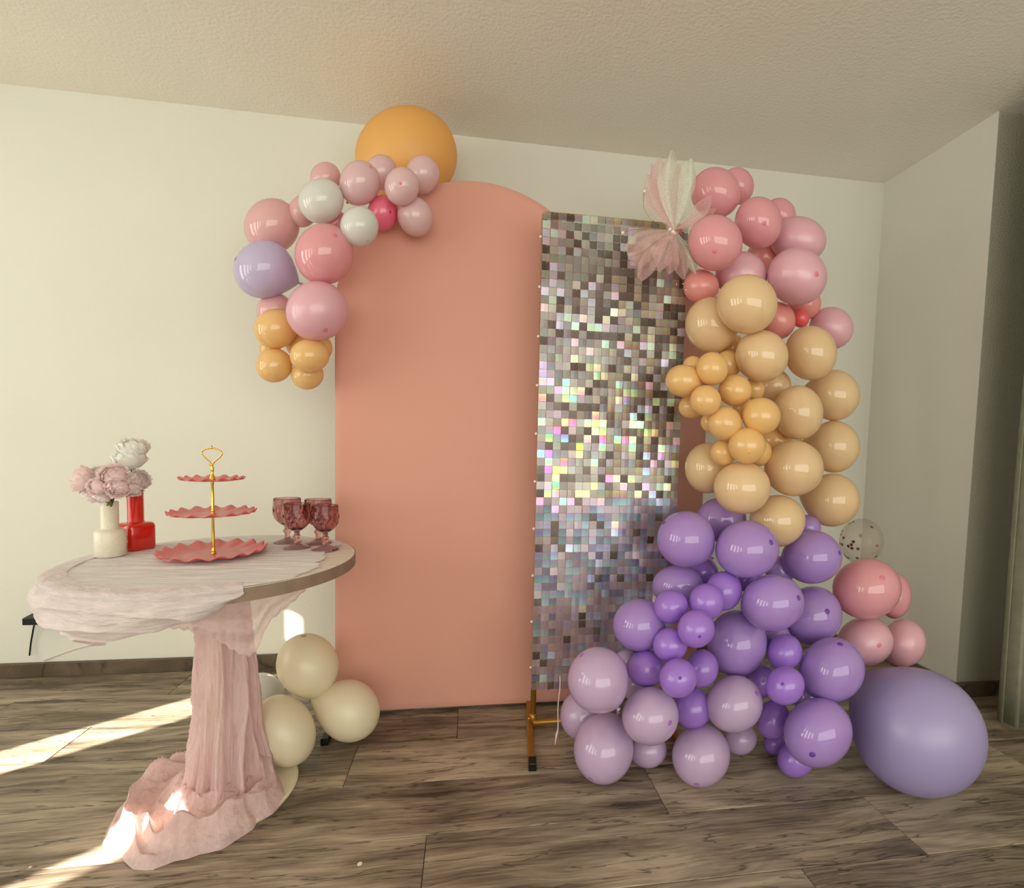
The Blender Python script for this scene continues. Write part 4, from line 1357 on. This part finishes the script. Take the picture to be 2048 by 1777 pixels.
# vases
M['cream_glaze'] = plain('cream_glaze', rgb(232, 224, 204), 0.28, bump=(160, 0.12, 0.001), var=0.05)
M['red_glaze'] = plain('red_glaze', rgb(214, 36, 22), 0.16, coat=0.5)
vw = on(221.5, 1112, ZT)
pw = F_PX / ((vw - CAM).dot(CF))
m = MB()
bw, nw_, bh, nh = 25.5 / pw, 14.3 / pw, 54 / pw, 109 / pw
prof = [(0.001, 0), (bw - 0.004, 0), (bw, 0.004), (bw, bh - 0.010), (bw - 0.003, bh - 0.003), (bw - 0.009, bh), (nw_ + 0.002, bh + 0.001), (nw_, bh + 0.004), (nw_, nh - 0.001), (nw_ - 0.001, nh), (nw_ - 0.0035, nh), (nw_ - 0.0035, nh - 0.05), (0.001, nh - 0.05)]
m.lathe(prof, vw, 48)
o = m.build('vase', M['cream_glaze'], None, True, loc=vw); sharp_edges(o, 50)
tag(o, 'cream ceramic bottle vase holding pale pink peonies', 'vase')
vr = on(273, 1098, ZT)
pr_ = F_PX / ((vr - CAM).dot(CF))
m = MB()
bw, nw_, bh, nh = 27.5 / pr_, 13.3 / pr_, 53 / pr_, 122 / pr_
# squared-off body: superellipse section
def sq(r, z, w):
    if r < bw * 0.8 or z > bh + 0.001:
        return r
    c_, s_ = abs(math.cos(w + 0.5)), abs(math.sin(w + 0.5))
    return r * 0.93 * (c_ ** 4.5 + s_ ** 4.5) ** (-1 / 4.5)
prof = [(0.001, 0), (bw - 0.004, 0.0), (bw, 0.005), (bw, bh - 0.011), (bw - 0.003, bh - 0.003), (bw * 0.82, bh), (nw_ + 0.002, bh + 0.0015), (nw_, bh + 0.005), (nw_, nh - 0.001), (nw_ - 0.001, nh), (nw_ - 0.0035, nh), (nw_ - 0.0035, nh - 0.05), (0.001, nh - 0.05)]
m.lathe(prof, vr, 64, sq)
o = m.build('vase', M['red_glaze'], None, True, loc=vr); sharp_edges(o, 50)
tag(o, 'glossy red ceramic bottle vase behind the cream one', 'vase')

# peonies
M['stem'] = plain('dark_green_stem', rgb(58, 62, 36), 0.6)
M['leaf'] = plain('green_leaf', rgb(128, 140, 62), 0.6)
PET = {}
for nme, c1 in (('pink', rgb(255, 234, 232)), ('blush', rgb(255, 244, 241)), ('cream', rgb(255, 253, 247))):
    PET[nme] = sheer('petal_' + nme, c1, 1.0, 0.2, 0.7, 90, (1, 1, 1), 0.1, 0.002, 0.2, 0.15)
def peony_mesh(name, mat, seed):
    rp = random.Random(seed)
    v, f = [], []
    # cupped petals wrapped over one another like a ball, ruffled at the rim
    layers = [(0.88, 7, -32, 1.0), (0.90, 8, -4, 1.0), (0.84, 8, 20, 0.95), (0.74, 7, 40, 0.95), (0.60, 6, 58, 0.95), (0.42, 5, 70, 0.9)]
    for (rad, cnt, lat, size) in layers:
        off = rp.random()
        for k in range(cnt):
            a = 2 * math.pi * (k + off + rp.uniform(-0.15, 0.15)) / cnt
            la = math.radians(lat + rp.uniform(-7, 7))
            n0 = len(v)
            NU_, NV_ = 7, 7
            hw = math.radians(30) * size * rp.uniform(0.9, 1.15) / max(0.45, math.cos(la))
            hh = math.radians(32) * size
            ph = rp.uniform(0, 6)
            dr = 0.05 * (k % 2) + rp.uniform(-0.04, 0.06)
            for i in range(NU_):
                u = i / (NU_ - 1)
                for j in range(NV_):
                    t_ = 2 * j / (NV_ - 1) - 1
                    w = math.sin(math.pi * min(0.9, 0.22 + 0.70 * u)) ** 0.5
                    th = la + hh * (2 * u - 1) - 0.10 * t_ * t_ * u
                    az = a + hw * t_ * w
                    rr = rad * (1 + 0.07 * t_ * t_ + 0.75 * max(0, u - 0.58) ** 1.25 + 0.07 * u * math.sin(t_ * 5 + ph)) + dr
                    v.append(Vector((rr * math.cos(th) * math.cos(az), rr * math.cos(th) * math.sin(az), rr * math.sin(th) * 0.92)))
            for i in range(NU_ - 1):
                for j in range(NV_ - 1):
                    a_ = n0 + i * NV_ + j
                    f.append((a_, a_ + 1, a_ + NV_ + 1, a_ + NV_))
    me = bpy.data.meshes.new(name)
    me.from_pydata(v, [], f)
    me.polygons.foreach_set('use_smooth', [True] * len(me.polygons))
    me.materials.append(mat)
    return me
PM = {k: [peony_mesh('bloom', PET[k], s) for s in (1, 2)] for k in PET}
def leaf_geo(c, d, L, w):
    d = Vector(d).normalized(); s = d.cross(Vector((0, 0.3, 1))).normalized(); nrm = s.cross(d)
    v = []
    for i in range(7):
        u = i / 6
        ww = w * math.sin(math.pi * (0.06 + 0.94 * u)) ** 0.8
        for j in (-1, 0, 1):
            v.append(Vector(c) + d * (L * u) + s * (ww * j) - nrm * (0.15 * L * u * u) + nrm * (0.12 * ww * abs(j)))
    return v, grid_faces(7, 3)
def peony(px, py, r, Y, face, kind, var, vase_pt, label, leaves=0):
    P = at(px, py, Y)
    ppm = F_PX / ((P - CAM).dot(CF))
    fl = tag(empty('peony', P), label, 'flower', 'peonies in the vases')
    o = bpy.data.objects.new('bloom', PM[kind][var]); link(o, fl)
    fv = Vector(face).normalized()
    o.rotation_euler = fv.to_track_quat('Z', 'Y').to_euler()
    sc = r / ppm / 1.06
    o.scale = (sc, sc, sc * 0.85)
    m = MB()
    B0 = P - fv * (r / ppm * 0.35)
    E = Vector(vase_pt)
    mid = Vector((E.x * 0.75 + B0.x * 0.25, E.y * 0.75 + B0.y * 0.25, max(E.z + 0.02, E.z * 0.6 + B0.z * 0.4)))
    pts = [(1 - t) ** 2 * B0 + 2 * t * (1 - t) * mid + t * t * E for t in [i / 8 for i in range(9)]]
    m.tube(pts, 0.0022, 7)
    m.build('stem', M['stem'], fl)
    rl = random.Random(int(px))
    for k in range(leaves):
        d = Vector((rl.uniform(-1, 1), rl.uniform(-1, 0.2), rl.uniform(-0.9, 0.3)))
        v, f = leaf_geo(pts[1 + k % 3], d, 0.035, 0.010)
        mk('leaf', v, f, M['leaf'], fl)
WN = Vector((vw.x, vw.y, vw.z + 109 / pw - 0.03))
RN = Vector((vr.x, vr.y, vr.z + 122 / pr_ - 0.03))
peony(166, 960, 25, 1.50, (-0.9, -0.6, 0.25), 'pink', 0, WN, 'pink peony furthest left over the cream vase', 1)
peony(193, 974, 17, 1.44, (-0.3, -1, 0.1), 'pink', 1, WN, 'small pink peony facing out above the cream vase mouth, left of its stems')
peony(226, 954, 25, 1.45, (0.1, -1, 0.25), 'pink', 0, WN, 'large pink peony in the centre over the cream vase')
peony(236, 976, 20, 1.44, (0.35, -1, -0.25), 'pink', 1, WN, 'pink peony drooping right of the cream vase stems', 1)
peony(202, 994, 16, 1.48, (-0.2, -0.7, -0.8), 'blush', 0, WN, 'blush peony drooping just above the cream vase mouth', 2)
peony(180, 990, 17, 1.52, (-0.6, -0.5, -0.5), 'blush', 1, WN, 'blush peony hanging at the lower left of the bouquet')
peony(199, 948, 19, 1.53, (-0.2, -0.6, 0.8), 'blush', 1, WN, 'blush peony at the back behind the pink ones')
peony(243, 935, 18, 1.58, (0.0, -0.5, 0.9), 'blush', 0, RN, 'blush peony under the two cream white blooms', 2)
peony(265, 898, 27, 1.62, (0.1, -0.35, 1), 'cream', 0, RN, 'cream white peony, topmost of the bouquet')
peony(257, 921, 29, 1.60, (-0.1, -0.4, 1), 'cream', 1, RN, 'cream white peony just below the topmost one', 2)
peony(277, 962, 20, 1.58, (0.9, -0.6, 0.2), 'blush', 0, RN, 'pale peony turned right over the red vase', 3)
peony(266, 979, 17, 1.57, (0.3, -0.6, -0.9), 'blush', 1, RN, 'pale peony hanging against the red vase neck', 2)

# goblets
M['glass'], nt, bs = new_mat('plum_glass')
bs.inputs['Base Color'].default_value = rgb(222, 178, 178)
bs.inputs['Transmission Weight'].default_value = 1.0
bs.inputs['Roughness'].default_value = 0.03
bs.inputs['IOR'].default_value = 1.45
def goblet(px, py, label):
    P = on(px, py, ZT - (0.003 if px > 560 else 0))
    pm = F_PX / ((P - CAM).dot(CF))
    s = 90.0 / pm / 0.14 * 1.0          # built 0.14 m tall, then scaled
    g_ = tag(empty('goblet', P), label, 'glass', 'plum pressed-glass goblets on the table')
    def part(name, prof, seg=48, rf=None):
        m = MB(); m.lathe([(r * s, z * s) for r, z in prof], P, seg, rf)
        o = m.build(name, M['glass'], g_)
        return o
    part('foot', [(0.001, 0.0), (0.0385, 0.0), (0.0405, 0.002), (0.039, 0.0045), (0.024, 0.0095), (0.012, 0.014), (0.0075, 0.018), (0.001, 0.018)], 48, lambda r, z, w: r * (1 + 0.012 * math.cos(12 * w)))
    part('stem', [(0.001, 0.0182), (0.0075, 0.0182), (0.0078, 0.028), (0.0085, 0.032), (0.0125, 0.036), (0.0128, 0.039), (0.0088, 0.043), (0.0078, 0.047), (0.0085, 0.0538), (0.001, 0.0538)], 10)
    def diam(r, z, w):
        t = (z / s - 0.055) / 0.065
        if t < 0.02 or t > 1.05:
            return r
        k = 8
        a1 = math.cos(k * w + t * math.pi * 2.6); a2 = math.cos(k * w - t * math.pi * 2.6)
        return r * (1 - 0.055 * (max(a1, 0) ** 3 + max(a2, 0) ** 3) * math.sin(math.pi * min(1, t)))
    outer = [(0.001, 0.054), (0.010, 0.0545), (0.016, 0.058), (0.024, 0.064), (0.031, 0.071), (0.0365, 0.079), (0.0398, 0.088), (0.041, 0.098), (0.0408, 0.108), (0.0400, 0.117), (0.0392, 0.126), (0.0385, 0.137), (0.0380, 0.1395)]
    fine = []
    for (r0, z0), (r1, z1) in zip(outer[:-1], outer[1:]):
        for q in range(4):
            fine.append((r0 + (r1 - r0) * q / 4, z0 + (z1 - z0) * q / 4))
    inner = [(0.0368, 0.1395), (0.0362, 0.137), (0.0372, 0.117), (0.0378, 0.100), (0.036, 0.088), (0.030, 0.076), (0.020, 0.066), (0.010, 0.0615), (0.001, 0.0605)]
    part('bowl', fine + [outer[-1]] + inner, 96, diam)
goblet(575, 1086, 'plum goblet at the back left of the four')
goblet(594, 1097, 'plum goblet at the front left of the four')
goblet(636.5, 1088, 'plum goblet at the back right of the four')
goblet(650.5, 1100, 'plum goblet at the front right of the four, nearest the table edge')

# ------------------------------------------------------------------ small things
# plug-in adapter on the wall behind the table
p = at(92, 1234, BACK_Y)
m = MB()
x0, x1, z0, z1 = p.x - 0.045, p.x + 0.06, p.z - 0.016, p.z + 0.020
v = [(x0, BACK_Y, z0), (x1, BACK_Y, z0), (x1, BACK_Y - 0.06, z0), (x0, BACK_Y - 0.06, z0), (x0 + 0.02, BACK_Y, z1 + 0.012), (x1, BACK_Y, z1 + 0.012), (x1, BACK_Y - 0.06, z1), (x0, BACK_Y - 0.06, z1 - 0.006)]
m.add(v, [(0, 1, 2, 3), (7, 6, 5, 4), (0, 3, 7, 4), (1, 5, 6, 2), (3, 2, 6, 7), (0, 4, 5, 1)])
ad_ = empty('power_adapter', (p.x, BACK_Y, p.z))
o = m.build('body', M['black'], ad_, False); bevel(o, 0.003)
m = MB(); m.tube([at(71, 1238, BACK_Y - 0.03), at(66, 1262, BACK_Y - 0.015), at(62, 1285, BACK_Y - 0.012), at(59, 1312, BACK_Y - 0.016)], 0.003, 8); m.build('cable', M['black'], ad_)
tag(ad_, 'small black plug adapter on the wall, half behind the table cloth', 'adapter')
m = MB(); m.tube([at(88, 1322, BACK_Y - 0.006), at(120, 1309, BACK_Y - 0.004), at(156, 1297, BACK_Y - 0.004), at(200, 1286, BACK_Y - 0.004)], 0.0022, 7)
o = m.build('thin_cord', M['string'], None, True, loc=at(88, 1322, BACK_Y))
tag(o, 'thin pale cord running up the wall below the table cloth', 'cord')
for (px, py, r, lab) in ((719.5, 1729, 0.0062, 'white paper dot on the floor in front of the arch'), (60, 1736, 0.003, 'tiny white crumb on the floor at the lower left corner'), (306, 1740, 0.0025, 'tiny white crumb on the floor below the cloth pile')):
    c = on(px, py, 0.0)
    m = MB(); m.lathe([(r * 0.9, 0.0002), (r, 0.0006), (r * 0.9, 0.0012)], c, 16)
    o = m.build('paper_dot', M['white'], None, False, loc=c)
    tag(o, lab, 'confetti', 'white bits on the floor')
